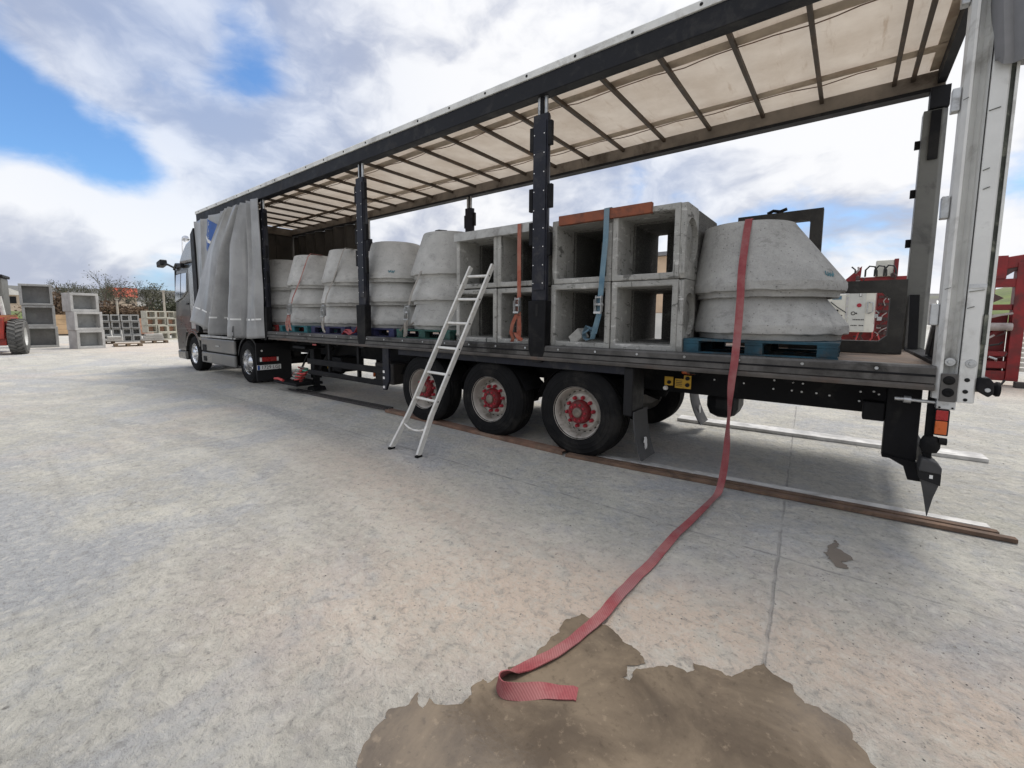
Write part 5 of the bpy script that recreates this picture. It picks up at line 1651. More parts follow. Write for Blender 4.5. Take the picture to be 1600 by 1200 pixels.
pal_spec = [(-11.0, 'pallet_red', 'dark red pallet under the first cone stack from the cab'), (-9.72, 'pallet_teal', 'teal pallet under the second cone stack from the cab'), (-8.36, 'pallet_navy', 'dark blue pallet under the third cone stack from the cab'),
            (-6.94, 'pallet_navy', 'navy pallet under the cone stack with a teal mark'), (-5.66, 'pallet_green', 'green pallet under the cone stack touching the left concrete boxes')]
for x, mt_, lab in pal_spec:
    pallet((x, .16, ZD), 1.22, 1.2, .144, mt_, lab)
pallet((-1.19, .13, ZD), 1.215, 1.2, .144, 'pallet_blue', 'bright blue pallet under the two cones at the open rear', deckmat=None)

# ------------------------------------------------------------------ concrete boxes on the trailer
DX, DY = Vector((1, 0, 0)), Vector((0, 1, 0))
def box_with_disc(name, label, x0, z0, wd, ht, y0, dp, disc, through=True):
    t = open_box(name, label, (x0, y0, z0), DX, DY, wd, ht, dp, .062, 'box', 'open concrete boxes on the trailer', through=through)
    if disc:
        # outer skin of the right wall with a round knock-out recess
        n = 48
        X0, T = x0 + wd + .0008, .05
        yc, zc, rr = y0 + dp * .52, z0 + ht * .53, min(.215, dp * .46)
        ya, yb, za, zb = y0 + .001, y0 + dp - .001, z0 + .001, z0 + ht - .001
        inn, out = [], []
        for k in range(n):
            a = 2 * math.pi * k / n + math.pi / n
            c, s_ = math.cos(a), math.sin(a)
            inn.append((yc + rr * c, zc + rr * s_ * 1.12))
            q = min(((yb - yc) / c if c > 1e-6 else (ya - yc) / c if c < -1e-6 else 9e9), ((zb - zc) / s_ if s_ > 1e-6 else (za - zc) / s_ if s_ < -1e-6 else 9e9))
            out.append((yc + q * c, zc + q * s_))
        sk = MB()
        vs = [(X0, *p) for p in inn] + [(X0, *p) for p in out] + [(X0 + T, *p) for p in inn] + [(X0 + T, *p) for p in out]
        fs = []
        for k in range(n):
            k2 = (k + 1) % n
            fs += [(2 * n + k, 2 * n + k2, 3 * n + k2, 3 * n + k), (k, k2, 2 * n + k2, 2 * n + k), (n + k2, n + k, 3 * n + k, 3 * n + k2)]
        sk.add(vs, fs).build('knockout_surround', 'box', t, fix=True)
    LAST[0] = t.name
    return t


LAST = ['']
posn = {(0, 0): 'lower left', (1, 0): 'lower right', (0, 1): 'upper left', (1, 1): 'upper right'}
for c_ in range(2):
    for r_ in range(2):
        box_with_disc('concrete_box', f'{posn[(c_, r_)]} open concrete box under the red-brown plank', -3.30 + .752 * c_, ZD + .004 + .716 * r_, .745 if c_ == 0 else .695, .712, .09 + .012 * (c_ ^ r_), .42 - .012 * (c_ ^ r_), c_ == 1)
        # second row of boxes behind; the right-hand ones have a tall slot in the back wall
        x0, z0, y0, dp = -3.30 + .752 * c_, ZD + .004 + .716 * r_, .53, .74
        t = open_box('concrete_box', f'{posn[(c_, r_)]} shade-coloured box of the back row, behind those under the red-brown plank', (x0, y0, z0), DX, DY, .745, .712, dp, .075, 'box_shaded', 'concrete boxes in the back row', through=True)  # shade deep inside is put into this row's colour
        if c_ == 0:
            MB().box(x0 + .077, x0 + .668, y0 + .66, y0 + .73, z0 + .077, z0 + .635).build('back_panel', 'box_shaded', t)
        else:
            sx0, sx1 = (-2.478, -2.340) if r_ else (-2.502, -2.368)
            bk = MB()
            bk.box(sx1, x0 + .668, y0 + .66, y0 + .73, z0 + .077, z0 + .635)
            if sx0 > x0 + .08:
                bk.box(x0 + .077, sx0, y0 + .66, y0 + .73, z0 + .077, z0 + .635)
            bk.build('back_panel', 'box_shaded', t)
for c_ in range(2):
    for r_ in range(2):
        x0, z0 = -4.86 + .735 * c_, ZD + .004 + .716 * r_
        box_with_disc('concrete_box', f'{posn[(c_, r_)]} open concrete box under the grey plank, behind the ladder', x0, z0, .728, .70, .10 + .01 * (c_ ^ r_), .42, False)
        t = open_box('concrete_box', f'{posn[(c_, r_)]} shade-coloured box of the added back row, behind those under the grey plank', (x0, .55, z0), DX, DY, .728, .70, .74, .075, 'box_shaded', 'concrete boxes in the back row', through=True)  # row added to darken the open boxes, shade painted into its concrete
        MB().box(x0 + .077, x0 + .651, 1.20, 1.27, z0 + .077, z0 + .623).build('back_panel', 'box_shaded', t)  # back of the added row, shade painted into its concrete

# planks that protect the edges under the straps
t = MB().obox((-2.66, .085, 2.665), (.53, 0, .0), (0, .028, 0), (0, 0, .052)).build('red_brown_plank', 'red_plank', None, bevel=.004)
tag(t, 'red-brown timber plank laid along the top edge of the right box group', 'plank')
t = MB().obox((-4.19, .09, 2.655), (.665, 0, 0), (0, .03, 0), (0, 0, .055)).build('grey_plank', 'grey_plank', None, bevel=.004)
tag(t, 'grey worn plank lying across the top edge of the left box group', 'plank')
t = MB().obox((-2.98, .2, ZD + .12), (.05, .02, .05), (.02, .05, 0), (-.03, 0, .05)).build('rubble_block', 'box', None, bevel=.006)
tag(t, 'small broken concrete block inside the lower left open box', 'concrete block')

# dark concrete frames behind the rear cones
def ring_frame(name, label, x0, x1, z0, z1, y0, y1, b, mat, tilt=0.0, fil=.06):
    t = thing(name, label, 'frame', ((x0 + x1) / 2, (y0 + y1) / 2, z0), 'dark concrete frames at the trailer rear')
    O = [(x0, z0), (x1, z0), (x1, z1), (x0, z1)]
    ix0, ix1, iz0, iz1 = x0 + b, x1 - b, z0 + b, z1 - b
    I = [(ix0 + fil, iz0), (ix1 - fil, iz0), (ix1, iz0 + fil), (ix1, iz1 - fil), (ix1 - fil, iz1), (ix0 + fil, iz1), (ix0, iz1 - fil), (ix0, iz0 + fil)]
    OO = [(ix0 + fil, z0), (ix1 - fil, z0), (x1, iz0 + fil), (x1, iz1 - fil), (ix1 - fil, z1), (ix0 + fil, z1), (x0, iz1 - fil), (x0, iz0 + fil)]
    C_ = {1: (x1, z0), 3: (x1, z1), 5: (x0, z1), 7: (x0, z0)}
    mb = MB()
    def sh(p, y):
        return (p[0] + tilt * (p[1] - z0), y, p[1])
    for k in range(8):
        k2 = (k + 1) % 8
        loop = [OO[k]] + ([C_[k]] if k in C_ else []) + [OO[k2], I[k2], I[k]]
        n = len(loop)
        vs = [sh(p, y0) for p in loop] + [sh(p, y1) for p in loop]
        fs = [tuple(range(n)), tuple(range(n, 2 * n))[::-1]] + [(i, n + i, n + (i + 1) % n, (i + 1) % n) for i in range(n)]
        mb.add(vs, fs)
    mb.build('frame', mat, t, fix=True)
    return t


f = ring_frame('square_surround', 'dark square concrete frame standing on the deck at the open rear', -1.05, -.105, ZD + .004, 1.975, 1.46, 1.62, .118, 'frame_dark')
f = ring_frame('square_surround', 'tall dark frame rising behind the rear cones against the sky', -1.72, -.84, ZD + .2, 2.855, 1.96, 2.08, .12, 'frame_dark', .0, .015)
MB().tube([(-1.4, 1.98, 2.86), (-1.34, 1.97, 2.885), (-1.27, 1.98, 2.87), (-1.2, 1.97, 2.89)], .02, 6).build('frame_hook', 'black_steel', f)
MB().box(-1.6, -.95, 1.9, 2.2, ZD + .001, ZD + .199).build('bearer', 'wood_dark', f)

# ------------------------------------------------------------------ lashing straps
def ratchet(par, x, y, z, lean=0.0, mat='galv', s=1.0):
    rt_ = MB()
    for dx in (-.03, .03):
        rt_.obox((x + dx * s, y - .03, z), (.004 * s, 0, 0), (0, .022, 0), (0, 0, .085 * s))
    b_ = rt_.build('ratchet', mat, par, bevel=.003)
    MB().cyl((x - .045 * s, y - .035, z - .01), (x + .045 * s, y - .035, z - .01), .016 * s, 12).build('spool', mat, b_, smooth=40)
    MB().cyl((x - .04 * s, y - .035, z + .065 * s), (x + .04 * s, y - .035, z + .065 * s), .010, 10).build('bar', mat, b_, smooth=40)
    hd = MB()
    for dx in (-.037, .037):
        hd.obox((x + dx * s, y - .058, z - .03 * s), (.003, 0, 0), (0, .012, .004), (0, -.006, .075 * s))
    hd.obox((x, y - .066, z - .095 * s), (.04 * s, 0, 0), (0, .009, 0), (0, 0, .012))
    hd.build('handle', mat, b_, bevel=.002)


def strap(label, mat, pts, wd, rz, tail, hook=True, s=1.0, group='ratchet straps over the load'):
    t = thing('ratchet_strap', label, 'strap', pts[-1], group)
    MB().ribbon(pts, (1, 0, 0), wd, .004).build('webbing', mat, t, smooth=50)
    if rz:
        x, y, z = rz
        ratchet(t, x, y, z, s=s)
    rnd = random.Random(int(abs(pts[0][0]) * 31))
    for k, tl_ in enumerate(tail):
        MB().ribbon(tl_, [(1, .25 + .9 * ((i_ + k) % 3), .3 * (i_ % 2)) for i_ in range(len(tl_))], wd * .8, .004).build('loose_end', mat, t, smooth=50)
    if hook:
        x, y, z = pts[-1]
        MB().tube([(x, y - .012, z + .03), (x - .014, y - .012, z), (x, y - .012, z - .028), (x + .014, y - .012, z), (x, y - .012, z + .03)], .005, 6).build('hook', 'galv', t)
    return t


strap('orange-red strap with steel ratchet over the grey plank, left of the wide post', 'web_orange',
      [(-3.73, .5, 2.72), (-3.73, .12, 2.72), (-3.73, .045, 2.70), (-3.728, .04, 2.4), (-3.72, .035, 1.95), (-3.715, .03, 1.65), (-3.715, .02, 1.30)], .055, (-3.72, .04, 1.74),
      [[(-3.73, .0, 1.62), (-3.77, -.03, 1.5), (-3.80, -.02, 1.40), (-3.78, .0, 1.33), (-3.82, .03, 1.285)], [(-3.69, .0, 1.6), (-3.665, -.02, 1.45), (-3.69, .0, 1.30)], [(-3.76, .01, 1.40), (-3.70, -.03, 1.36), (-3.64, .0, 1.31)]])
strap('faded blue strap with ratchet over the red-brown plank', 'web_blue',
      [(-2.60, .5, 2.735), (-2.60, .1, 2.735), (-2.60, .05, 2.72), (-2.602, .045, 2.4), (-2.625, .045, 2.1), (-2.64, .04, 1.85), (-2.65, .03, 1.62), (-2.70, .03, 1.42)], .06, (-2.645, .045, 1.735),
      [[(-2.66, .03, 1.60), (-2.68, .0, 1.48), (-2.72, .02, 1.36), (-2.79, .06, 1.345), (-2.85, .1, 1.36), (-2.87, .12, 1.43), (-2.83, .11, 1.49), (-2.77, .1, 1.47), (-2.76, .1, 1.40)],
       [(-2.88, .14, 1.37), (-2.84, .06, 1.41), (-2.79, .08, 1.46), (-2.73, .1, 1.42), (-2.76, .12, 1.35)]], hook=False)
strap('thin red strap with knotted red tail on the second cone stack', 'web_pink',
      [(-9.42, .7, 2.87), (-9.37, .42, 2.865), (-9.36, .36, 2.80), (-9.42, .20, 2.3), (-9.50, .08, 1.95), (-9.54, .04, 1.7), (-9.56, .02, 1.32)], .04, (-9.52, .06, 1.74),
      [[(-9.55, .0, 1.62), (-9.62, -.02, 1.45), (-9.60, -.01, 1.29)], [(-9.53, .0, 1.62), (-9.47, -.02, 1.44), (-9.43, -.01, 1.30)], [(-9.56, -.01, 1.5), (-9.52, -.03, 1.38), (-9.54, -.02, 1.28)]], s=1.2)
strap('off-white strap with dull ratchet on the third cone stack', 'web_white',
      [(-8.1, .7, 2.865), (-8.05, .40, 2.86), (-8.05, .35, 2.80), (-8.13, .2, 2.3), (-8.21, .08, 1.95), (-8.23, .04, 1.7), (-8.24, .02, 1.34)], .04, (-8.22, .06, 1.70),
      [[(-8.25, .0, 1.5), (-8.20, -.02, 1.38), (-8.14, -.01, 1.29)]], s=1.2)
strap('off-white strap with chain-like ratchet between the fourth and fifth cone stacks', 'web_white',
      [(-5.45, .7, 2.87), (-5.50, .42, 2.865), (-5.55, .36, 2.80), (-5.65, .18, 2.3), (-5.75, .06, 1.95), (-5.82, .04, 1.7), (-5.85, .02, 1.30)], .04, (-5.82, .06, 1.66),
      [[(-5.85, .0, 1.5), (-5.83, -.02, 1.38), (-5.86, -.01, 1.28)], [(-5.86, .0, 1.45), (-5.95, .02, 1.40), (-6.02, .03, 1.37)], [(-5.84, .0, 1.45), (-5.74, .02, 1.46), (-5.68, .03, 1.50)]], s=1.2)
t = thing('loose_strap', 'crumpled crimson strap end lying on the rail left of the narrow post', 'strap', (-7.4, .04, 1.265))
MB().ribbon([(-7.10, .06, 1.62), (-7.13, .04, 1.42), (-7.2, .02, 1.32), (-7.33, .03, 1.285), (-7.45, .05, 1.35), (-7.52, .05, 1.36), (-7.60, .03, 1.275)], (.2, 1, .2), .06, .005).build('webbing', 'web_crimson', t, smooth=50)
MB().ribbon([(-7.58, .02, 1.272), (-7.5, .0, 1.33), (-7.42, .02, 1.30), (-7.36, .02, 1.272)], (.2, 1, .2), .06, .005).build('loose_end', 'web_crimson', t, smooth=50)
# rubber corner guards on cone rims
for (x, y, z, lab) in ((-5.53, .38, 2.845, 'black rubber corner guard under the strap on the fifth cone stack'), (-7.13, .41, 2.80, 'black rubber corner guard on the fourth cone stack beside the narrow post')):
    t = MB().add([(x - .05, y - .04, z - .14), (x + .03, y - .05, z - .14), (x + .06, y - .01, z + .03), (x - .03, y - .0, z + .03), (x + .07, y + .14, z + .045), (x - .02, y + .14, z + .045),
                  (x - .05, y - .055, z - .14), (x + .03, y - .065, z - .14), (x + .06, y - .025, z + .042), (x - .03, y - .015, z + .042), (x + .07, y + .14, z + .057), (x - .02, y + .14, z + .057)],
                 [(0, 1, 2, 3), (3, 2, 4, 5), (6, 9, 8, 7), (9, 11, 10, 8), (0, 6, 7, 1), (1, 7, 8, 2), (2, 8, 10, 4), (4, 10, 11, 5), (5, 11, 9, 3), (3, 9, 6, 0)]).build('corner_guard', 'rubber_flap', None, fix=True)
    tag(t, lab, 'corner guard')

# the long red strap: over the rear cones, down past the rail and out across the yard
gp_ = [(-1.36, -.114), (-1.378, -.268), (-1.398, -.73), (-1.437, -1.298), (-1.451, -1.729), (-1.46, -2.131), (-1.488, -2.352), (-1.513, -2.512), (-1.543, -2.648), (-1.577, -2.736)]
pts, wds = [], []
def ap(p, w_):
    pts.append(Vector(p)); wds.append(Vector(w_).normalized())
ap((-1.35, 1.15, 2.50), (1, 0, 0)); ap((-1.345, .8, 2.513), (1, 0, 0)); ap((-1.335, .50, 2.513), (1, 0, 0)); ap((-1.33, .41, 2.508), (1, 0, 0)); ap((-1.328, .375, 2.48), (1, .05, 0))
ap((-1.325, .268, 2.30), (1, .05, 0)); ap((-1.32, .155, 2.05), (1, .05, 0)); ap((-1.312, .095, 1.88), (1, .0, 0)); ap((-1.308, .085, 1.76), (1, 0, 0)); ap((-1.303, .03, 1.5), (1, 0, 0)); ap((-1.30, -.035, 1.28), (1, 0, 0)); ap((-1.302, -.055, 1.18), (1, 0, 0)); ap((-1.31, -.062, 1.08), (1, -.1, 0))
ap((-1.315, -.062, .98), (1, -.35, 0)); ap((-1.318, -.062, .88), (1, -.9, 0)); ap((-1.318, -.062, .80), (.75, -1, 0)); ap((-1.32, -.06, .72), (.55, -1, 0)); ap((-1.322, -.06, .62), (.7, -1, 0)); ap((-1.322, -.06, .50), (1, -.6, 0)); ap((-1.325, -.065, .36), (1, -.3, 0)); ap((-1.335, -.07, .22), (1, -.2, 0)); ap((-1.35, -.085, .09), (1, -.2, .1)); ap((-1.362, -.13, .025), (1, 0, .2))
for i, q in enumerate(gp_[1:]):
    tw = (.35, .15, .0, -.05, .0, .1, .15, .1, .1)[i]
    ap((q[0], q[1], .010 + .012 * (i in (1, 4))), (1, 0, tw))
ap((-1.603, -2.80, .016), (1, .4, .3)); ap((-1.622, -2.838, .022), (.8, .3, 1.2)); ap((-1.628, -2.872, .027), (.4, .2, 1.5)); ap((-1.612, -2.902, .028), (.0, .4, 2.0)); ap((-1.575, -2.915, .028), (-.2, .5, 1.6)); ap((-1.53, -2.885, .026), (-.3, .8, 1.2)); ap((-1.485, -2.84, .02), (-.5, .9, .9)); ap((-1.44, -2.795, .014), (-.6, .9, .4)); ap((-1.39, -2.762, .010), (-.6, .9, .15)); ap((-1.335, -2.72, .009), (-.62, .85, .1))
# refine with a spline
P2, W2 = [], []
for i in range(len(pts) - 1):
    p0, p1, p2, p3 = pts[max(0, i - 1)], pts[i], pts[i + 1], pts[min(len(pts) - 1, i + 2)]
    for k in range(5):
        t = k / 5
        q = p1 + (p2 - p0) * .5 * t + (p0 * 2 - p1 * 5 + p2 * 4 - p3) * .5 * t * t + (p1 * 3 - p0 - p2 * 3 + p3) * .5 * t ** 3
        if i > 23:
            q.z = max(q.z, .009)
            q.z += .004 * abs(math.sin(q.y * 9)) + .003 * abs(math.sin(q.y * 23))
            q.x += .006 * math.sin(q.y * 7.3) + .003 * math.sin(q.y * 19)
        P2.append(q)
        W2.append(wds[i].lerp(wds[i + 1], t).normalized())
P2.append(pts[-1]); W2.append(wds[-1])
t = MB().ribbon(P2, W2, .062, .005).build('loose_strap', 'web_red', None, smooth=50)
tag(t, 'long red strap hanging over the rear cones and trailing across the yard into the puddle', 'strap')

# ------------------------------------------------------------------ ladder
ld_ = thing('ladder', 'pale aluminium ladder with flared feet leaning on the left concrete boxes', 'ladder', (-4.53, -1.07, 0))
L0, L1, L2 = Vector((-4.785, -1.075, .02)), Vector((-4.70, -.86, .43)), Vector((-4.50, .02, 2.238))
R0_, R1_, R2_ = Vector((-4.288, -1.08, .02)), Vector((-4.31, -.86, .44)), Vector((-4.125, .022, 2.243))
pn = Vector((0, -.898, .44)).normalized()
for a, b, c in ((L0, L1, L2), (R0_, R1_, R2_)):
    s_ = MB()
    s_.bar(a, b, .032, .065, pn)
    s_.bar(b - (b - a).normalized() * .004, c, .030, .063, pn)
    o = s_.build('stile', 'alu', ld_, bevel=.004)
    MB().obox(a + Vector((0, 0, -.008)), (.022, 0, 0), (0, .04, 0), (0, 0, .012)).build('foot', 'rubber', ld_, bevel=.003)
for k in range(7):
    z = (.30, .60, .905, 1.205, 1.51, 1.81, 2.108)[k]
    def at(a, b, c, z):
        if z < b.z:
            return a.lerp(b, (z - a.z) / (b.z - a.z))
        return b.lerp(c, (z - b.z) / (c.z - b.z))
    p, q = at(L0, L1, L2, z), at(R0_, R1_, R2_, z - .008)
    d = (q - p).normalized()
    if k == 0:
        pts_ = [p.lerp(q, t) + Vector((0, -.02, -.045)) * (1 - (2 * t - 1) ** 2) for t in [i / 10 for i in range(11)]]
        MB().tube(pts_, .013, 8).build('rung', 'alu', ld_, smooth=50)
    else:
        MB().bar(p + d * .017, q - d * .017, .030, .030, pn).build('rung', 'alu', ld_, bevel=.006)
        cp_ = MB()
        for e in (p, q):
            cp_.lathe([(0, .004), (.009, .004), (.010, 0)], e + pn * .0 + Vector((.0165 if e is q else .0165, 0, 0)), (1, 0, 0), 8)
        cp_.build('rivets', 'black_steel', ld_)

# ------------------------------------------------------------------ slats and boards lying on the ground
def board(label, name, mat, a, b, wd, ht, z=0.0, group='slats laid on the yard', channel=False, seed=0, bow=.006):
    a, b = Vector(a), Vector(b)
    d = (b - a).normalized()
    s_ = Vector((-d.y, d.x, 0))
    n_ = max(6, int((b - a).length / .35))
    sec = [(-wd / 2, .001), (wd / 2, .001), (wd / 2, ht), (-wd / 2, ht)] if not channel else [(-wd / 2, .001), (-wd / 2 + .004, .001), (-wd / 2 + .004, ht - .004), (wd / 2 - .004, ht - .004), (wd / 2 - .004, .001), (wd / 2, .001), (wd / 2, ht), (-wd / 2, ht)]
    mb = MB()
    for i in range(n_):
        t = i / (n_ - 1)
        c = a.lerp(b, t) + s_ * (bow * math.sin(t * 3.1 + seed) + .004 * mnoise.noise(Vector((t * 6, seed, 0))))
        zz = z + bow * .5 * (1 + math.sin(t * 5 + seed))
        for (u, v) in sec:
            mb.v.append((c.x + s_.x * u, c.y + s_.y * u, zz + v))
    m_ = len(sec)
    for i in range(n_ - 1):
        for k in range(m_):
            mb.f.append((i * m_ + k, i * m_ + (k + 1) % m_, (i + 1) * m_ + (k + 1) % m_, (i + 1) * m_ + k))
    mb.f += [tuple(range(m_))[::-1], tuple(range((n_ - 1) * m_, n_ * m_))]
    o = mb.build(name, mat, None, bevel=.003, fix=True)
    tag(o, label, 'board', group)
    return o


board('rusty steel channel lying along the trailer by the wheels, foot of the ladder before it', 'steel_channel', 'rust', (-6.53, .16, 0), (-3.05, .07, 0), .135, .045, channel=True, seed=1)
board('thin dark slat on the yard left of the rusty channel, nearer the truck wheel', 'board', 'wood_dark', (-9.95, .14, 0), (-6.62, .21, 0), .05, .03, seed=2)
board('second thin dark slat just behind the first, left of the rusty channel', 'board', 'wood_dark', (-9.85, .26, 0), (-6.66, .34, 0), .06, .03, seed=3)
board('longest brown wooden slat at the front of the bundle under the trailer rear', 'board', 'wood_board', (-3.0, .005, 0), (.515, .32, 0), .055, .032, seed=4)
board('middle brown wooden slat of the bundle under the trailer rear', 'board', 'wood_board', (-3.0, .075, 0), (.44, .40, 0), .055, .034, seed=5)
board('silvery aluminium slat at the back of the bundle by the trailer rear', 'board', 'alu_board', (-3.08, .165, 0), (.41, .505, 0), .085, .03, seed=6)
board('rusty flat bar lying at the joint between channel and wooden slats', 'flat_bar', 'rust', (-3.02, .115, 0), (-1.5, .235, 0), .03, .018, seed=6.5)
board('bright aluminium board on the yard beyond the trailer', 'board', 'alu_board', (-2.55, 2.72, 0), (.80, 2.89, 0), .27, .045, seed=7)

# ------------------------------------------------------------------ red plant and control cabinets beyond the trailer
def bars(name, mat, par, lst):
    for (a, b, w_, h_) in lst:
        MB().bar(a, b, w_, h_).build(name, mat, par, bevel=.01)


pm = thing('block_machine', 'dark red plant machinery behind the trailer, seen through the open rear', 'machine', (.2, 11.9, 0))
MB().box(-.75, .55, 12.1, 12.6, .35, 1.25).build('base_frame', 'red_machine', pm, bevel=.02)
MB().box(.06, .42, 11.62, 12.2, 1.10, 2.46).build('column', 'red_machine', pm, bevel=.02)
MB().box(-.42, .75, 11.7, 12.0, 2.62, 2.80).build('beam', 'red_machine', pm, bevel=.02)
MB().add([(-.80, 11.7, 2.62), (-.80, 11.95, 2.62), (-.32, 11.95, 3.12), (-.32, 11.7, 3.12), (-.34, 11.7, 2.62), (-.34, 11.95, 2.62)], [(0, 1, 2, 3), (0, 3, 4), (1, 5, 2), (0, 4, 5, 1), (4, 3, 2, 5)]).build('sloped_panel', 'red_machine', pm, fix=True)
wbx = MB().box(-.02, .36, 11.62, 11.9, 2.80, 3.24).build('motor_cover', 'cabinet', pm, bevel=.02)
MB().box(.363, .45, 11.60, 11.92, 2.80, 3.26).build('cover_strip', 'red_machine', pm)
for k in range(3):
    c = -.10 + .20 * k
    MB().tube([(c - .14, 11.55, 2.80), (c - .14, 11.5, 2.98), (c - .06, 11.48, 3.08), (c + .05, 11.48, 3.06), (c + .10, 11.5, 2.95), (c + .11, 11.55, 2.80)], .022, 8).build('hose', 'hose', pm, smooth=60)
for k in range(6):
    z = 1.2 + .2 * k
    MB().box(.10, .36, 11.58, 11.615, z, z + .07).build('fitting', 'machine_dark', pm)
    MB().tube([(.12 + .03 * k, 11.57, z), (.2, 11.53, z + .12), (.33 - .02 * k, 11.57, z + .2)], .014, 6).build('pipe', 'machine_dark' if k % 2 else 'hose_white', pm)
bars('strut', 'machine_dark', pm, [((-.72, 11.6, .4), (-.2, 11.6, 1.25), .07, .07), ((-.3, 11.6, 1.25), (.1, 11.6, .5), .05, .05), ((.2, 11.6, 1.1), (.28, 11.6, .5), .05, .05)])
for (a, b) in (((-.5, 11.55, .8), (-.28, 11.52, 1.25)), ((-.1, 11.55, .9), (.02, 11.5, 1.3)), ((.15, 11.55, .8), (.12, 11.5, 1.25))):
    MB().tube([a, ((a[0] + b[0]) / 2 + .06, a[1] - .05, (a[2] + b[2]) / 2), b], .02, 8).build('hose', 'hose_red', pm, smooth=50)
rnd = random.Random(31)
for k in range(26):
    a = Vector((rnd.uniform(-.7, .42), rnd.uniform(11.45, 11.65), rnd.uniform(.5, 2.4) if k < 18 else rnd.uniform(2.62, 2.95)))
    if a.x < .04 and 1.22 < a.z < 2.42:
        a.x = rnd.uniform(.05, .42)
    b = a + Vector((rnd.uniform(-.14, .14), -.03, rnd.uniform(-.22, .22)))
    mt_ = rnd.choice(('machine_dark', 'machine_dark', 'hose', 'hose_white', 'red_machine', 'galv'))
    if k % 3:
        MB().tube([a, (a + b) / 2 + Vector((.04, -.05, 0)), b], rnd.uniform(.012, .026), 6).build('pipe', mt_, pm, smooth=50)
    else:
        MB().obox(a, (.05, 0, 0), (0, .03, 0), (0, 0, rnd.uniform(.03, .07))).build('bracket', mt_, pm, bevel=.006)
cbn = thing('control_cabinet', 'cream control cabinet with round dial and rows of buttons, seen through the dark frame', 'cabinet', (-.25, 11.4, 1.2))
MB().box(-.56, .02, 11.25, 11.58, 1.26, 2.40).build('body', 'cabinet', cbn, bevel=.012)
fc_ = MB().box(-.545, -.18, 11.236, 11.2495, 1.29, 2.38).build('door', 'cabinet_face', cbn, bevel=.006)
MB().lathe([(0, .03), (.05, .03), (.055, 0)], (-.32, 11.2355, 2.0), (0, -1, 0), 18).build('dial', 'nut', fc_)
MB().lathe([(.035, .012), (.05, .012), (.05, 0), (.035, 0)], (-.44, 11.2355, 1.78), (0, -1, 0), 18, close=True).build('key_ring', 'black_plastic', fc_)
MB().lathe([(0, .02), (.02, .02), (.02, 0)], (-.37, 11.2355, 1.78), (0, -1, 0), 12).build('switch', 'black_plastic', fc_)
MB().box(-.33, -.28, 11.228, 11.2355, 2.24, 2.34).build('label', 'black_plastic', fc_)
MB().box(-.322, -.288, 11.2265, 11.2278, 2.252, 2.328).build('label_print', 'white_print', fc_)
rnd = random.Random(2)
for z in (1.60, 1.44):
    for k in range(9):
        if rnd.random() < .85:
            MB().box(-.51 + .036 * k, -.51 + .036 * k + .024, 11.230, 11.2355, z - .012, z + .014 + .008 * rnd.random()).build('button', 'black_plastic', fc_)
MB().tube([(-.10, 11.24, 1.78), (-.14, 11.19, 1.78), (-.14, 11.19, 2.08), (-.10, 11.24, 2.08), (-.02, 11.19, 2.06), (-.02, 11.19, 1.82), (-.10, 11.24, 1.78)], .016, 8).build('handle', 'galv', cbn, smooth=50)
cb2 = thing('control_cabinet', 'smaller white cabinet with pale blue notice left of the cream one', 'cabinet', (-.85, 11.5, 1.2))
MB().box(-1.02, -.62, 11.30, 11.6, 1.55, 2.32).build('body', 'cabinet', cb2, bevel=.012)
MB().box(-.93, -.72, 11.292, 11.2995, 2.17, 2.27).build('notice', 'web_blue', cb2)
MB().lathe([(0, .03), (.03, .03), (.03, 0)], (-.80, 11.2995, 1.86), (0, -1, 0), 12).build('switch', 'black_plastic', cb2)
for z in (1.72, 1.63, 1.50):
    for k in range(5):
        MB().box(-.98 + .066 * k, -.98 + .066 * k + .04, 11.293, 11.2995, z - .016, z + .016).build('button', 'machine_dark', cb2)
MB().tube([(-.96, 11.28, 2.1), (-.8, 11.2, 1.95), (-.60, 11.22, 1.8)], .014, 6).build('cable', 'hose', cb2)
for k in range(6):
    MB().box(-1.0 + .06 * k, -1.0 + .06 * k + .03, 11.4, 11.45, .95, 1.548).build('louvre', 'cabinet', cb2)
MB().box(-1.05, -.58, 11.35, 11.6, .0, .948).build('stand', 'machine_dark', cb2)
MB().box(-1.32, -1.05, 11.4, 11.7, 1.65, 2.15).build('junction_box', 'brick_pack', cb2)

mg = thing('red_gantry', 'tall red steel gantry with diagonal braces at the right edge of the photo', 'machine', (3.0, 12.0, 0))
Y0 = 11.6
MB().box(2.62, 2.84, Y0, Y0 + .3, .12, 3.0).build('column', 'red_machine', mg, bevel=.01)
MB().box(4.4, 4.62, Y0, Y0 + .3, .12, 3.0).build('column', 'red_machine', mg, bevel=.01)
MB().box(1.85, 4.7, Y0 + .02, Y0 + .28, 2.42, 2.62).build('beam', 'red_machine', mg, bevel=.01)
MB().prism([(1.90, 2.62), (2.45, 2.62), (2.45, 3.18), (1.90, 3.18)], 'y', Y0, Y0 + .3).build('head_block', 'red_machine', mg, bevel=.01)
MB().bar((2.30, Y0 + .15, 2.98), (4.3, Y0 + .15, 3.30), .25, .28).build('arm', 'red_machine', mg, bevel=.02)
MB().prism([(2.35, 2.60), (2.85, 3.02), (2.4, 3.1)], 'y', Y0 + .05, Y0 + .25).build('gusset', 'machine_dark', mg, fix=True)
MB().prism([(1.85, 1.2), (2.25, 1.55), (2.3, 2.42), (1.85, 2.42)], 'y', Y0 + .05, Y0 + .25).build('web_plate', 'red_machine', mg, fix=True)
MB().prism([(2.2, 2.0), (2.45, 2.15), (2.22, 2.3)], 'y', Y0, Y0 + .06).build('gusset', 'machine_dark', mg, fix=True)
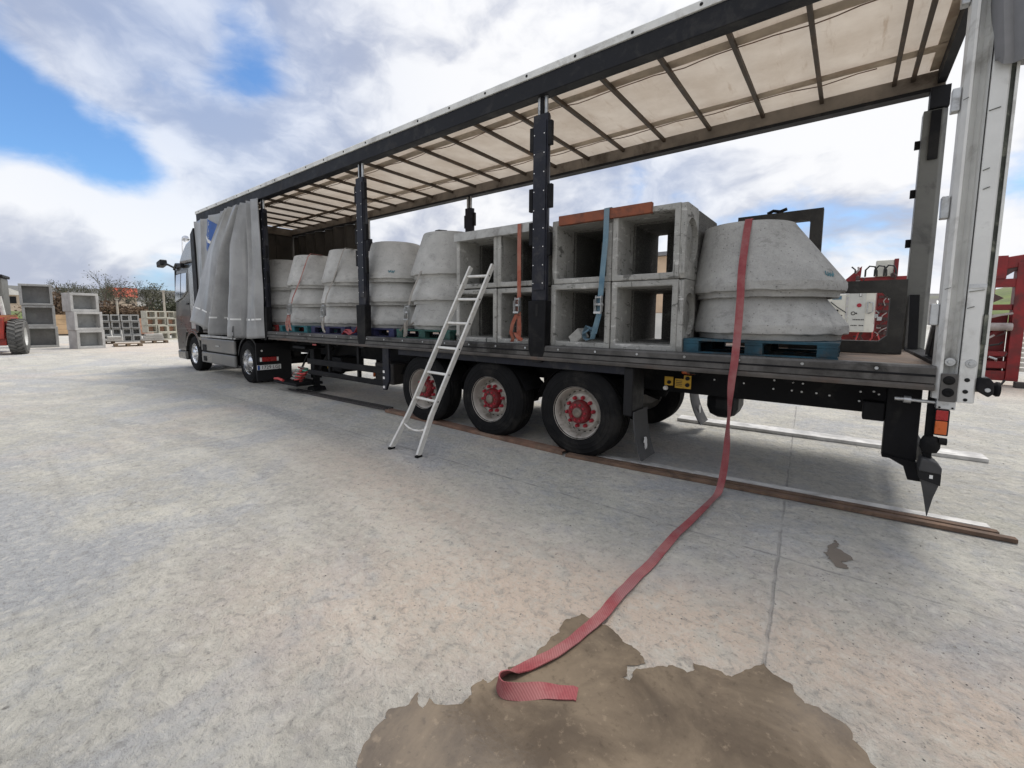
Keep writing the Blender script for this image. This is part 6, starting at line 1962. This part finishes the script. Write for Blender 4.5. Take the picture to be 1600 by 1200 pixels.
for (z0, z1) in ((.12, .36), (.42, .60), (.72, .84)):
    MB().box(1.7, 2.618, Y0 + .03, Y0 + .3, z0, z1).build('base_beam', 'red_machine', mg, bevel=.01)
MB().box(1.9, 2.618, Y0 + .05, Y0 + .25, 1.86, 2.0).build('cross_beam', 'red_machine', mg, bevel=.01)
bars('brace', 'red_machine', mg, [((1.9, Y0 + .1, .9), (2.61, Y0 + .1, 1.5), .08, .08), ((1.8, Y0 + .2, 1.45), (2.6, Y0 + .2, 1.40), .1, .1)])
bars('pale_pipe', 'hose_white', mg, [((1.8, Y0 - .05, 1.62), (2.62, Y0 - .05, 1.78), .05, .05), ((1.75, Y0 - .05, 1.5), (2.55, Y0 - .05, 1.78), .04, .04), ((1.8, Y0 - .06, .80), (2.35, Y0 - .06, 1.25), .045, .045)])
MB().lathe([(0, -.25), (.09, -.25), (.1, -.2), (.1, .2), (.09, .25), (0, .25)], (2.38, Y0 - .05, 1.45), (1, 0, 0), 14).build('cylinder', 'hose_white', mg, smooth=30)
rnd = random.Random(9)
for k in range(12):
    a = (rnd.uniform(1.75, 2.55), Y0 - .03, rnd.uniform(.5, 1.3))
    b = (a[0] + rnd.uniform(-.25, .25), Y0 - .08, a[2] + rnd.uniform(-.2, .2))
    MB().tube([a, ((a[0] + b[0]) / 2 + .05, Y0 - .14, (a[2] + b[2]) / 2), b], rnd.uniform(.012, .028), 6).build('hose', rnd.choice(('hose', 'machine_dark', 'galv')), mg, smooth=50)
MB().box(1.55, 2.61, Y0 + .301, Y0 + .6, .3, 1.75).build('rear_panel', 'red_machine', mg)
for k in range(9):
    MB().box(2.86, 4.38, Y0 + .1, Y0 + .16, .36 + .12 * k, .36 + .12 * k + .09).build('corrugated_strip', 'cabinet', mg)
MB().tube([(2.2, Y0 - .1, .12), (2.35, Y0 - .14, .02), (2.55, Y0 - .12, .05), (2.6, Y0 - .1, .15)], .025, 6).build('hose', 'hose', mg, smooth=60)
sk = thing('timber_offcut', 'dark timber offcut lying at the foot of the red gantry', 'timber', (3.0, 11.3, 0))
MB().box(2.72, 3.6, 11.2, 11.4, .0, .14).build('timber', 'wood_dark', sk, bevel=.01)

# teal smudges on the fourth and rear stacks
for lab, o in by_lab.items():
    if lab.startswith('top concrete manhole cone of the fourth'):
        smudge(o, -6.94 + .005, .80, 2.33, .632, R(-52), 1, .38)
    if lab.startswith('upper concrete manhole cone of the rear'):
        smudge(o, -1.225 - .015, .78, 1.97, .638, R(-30), 2, .47)
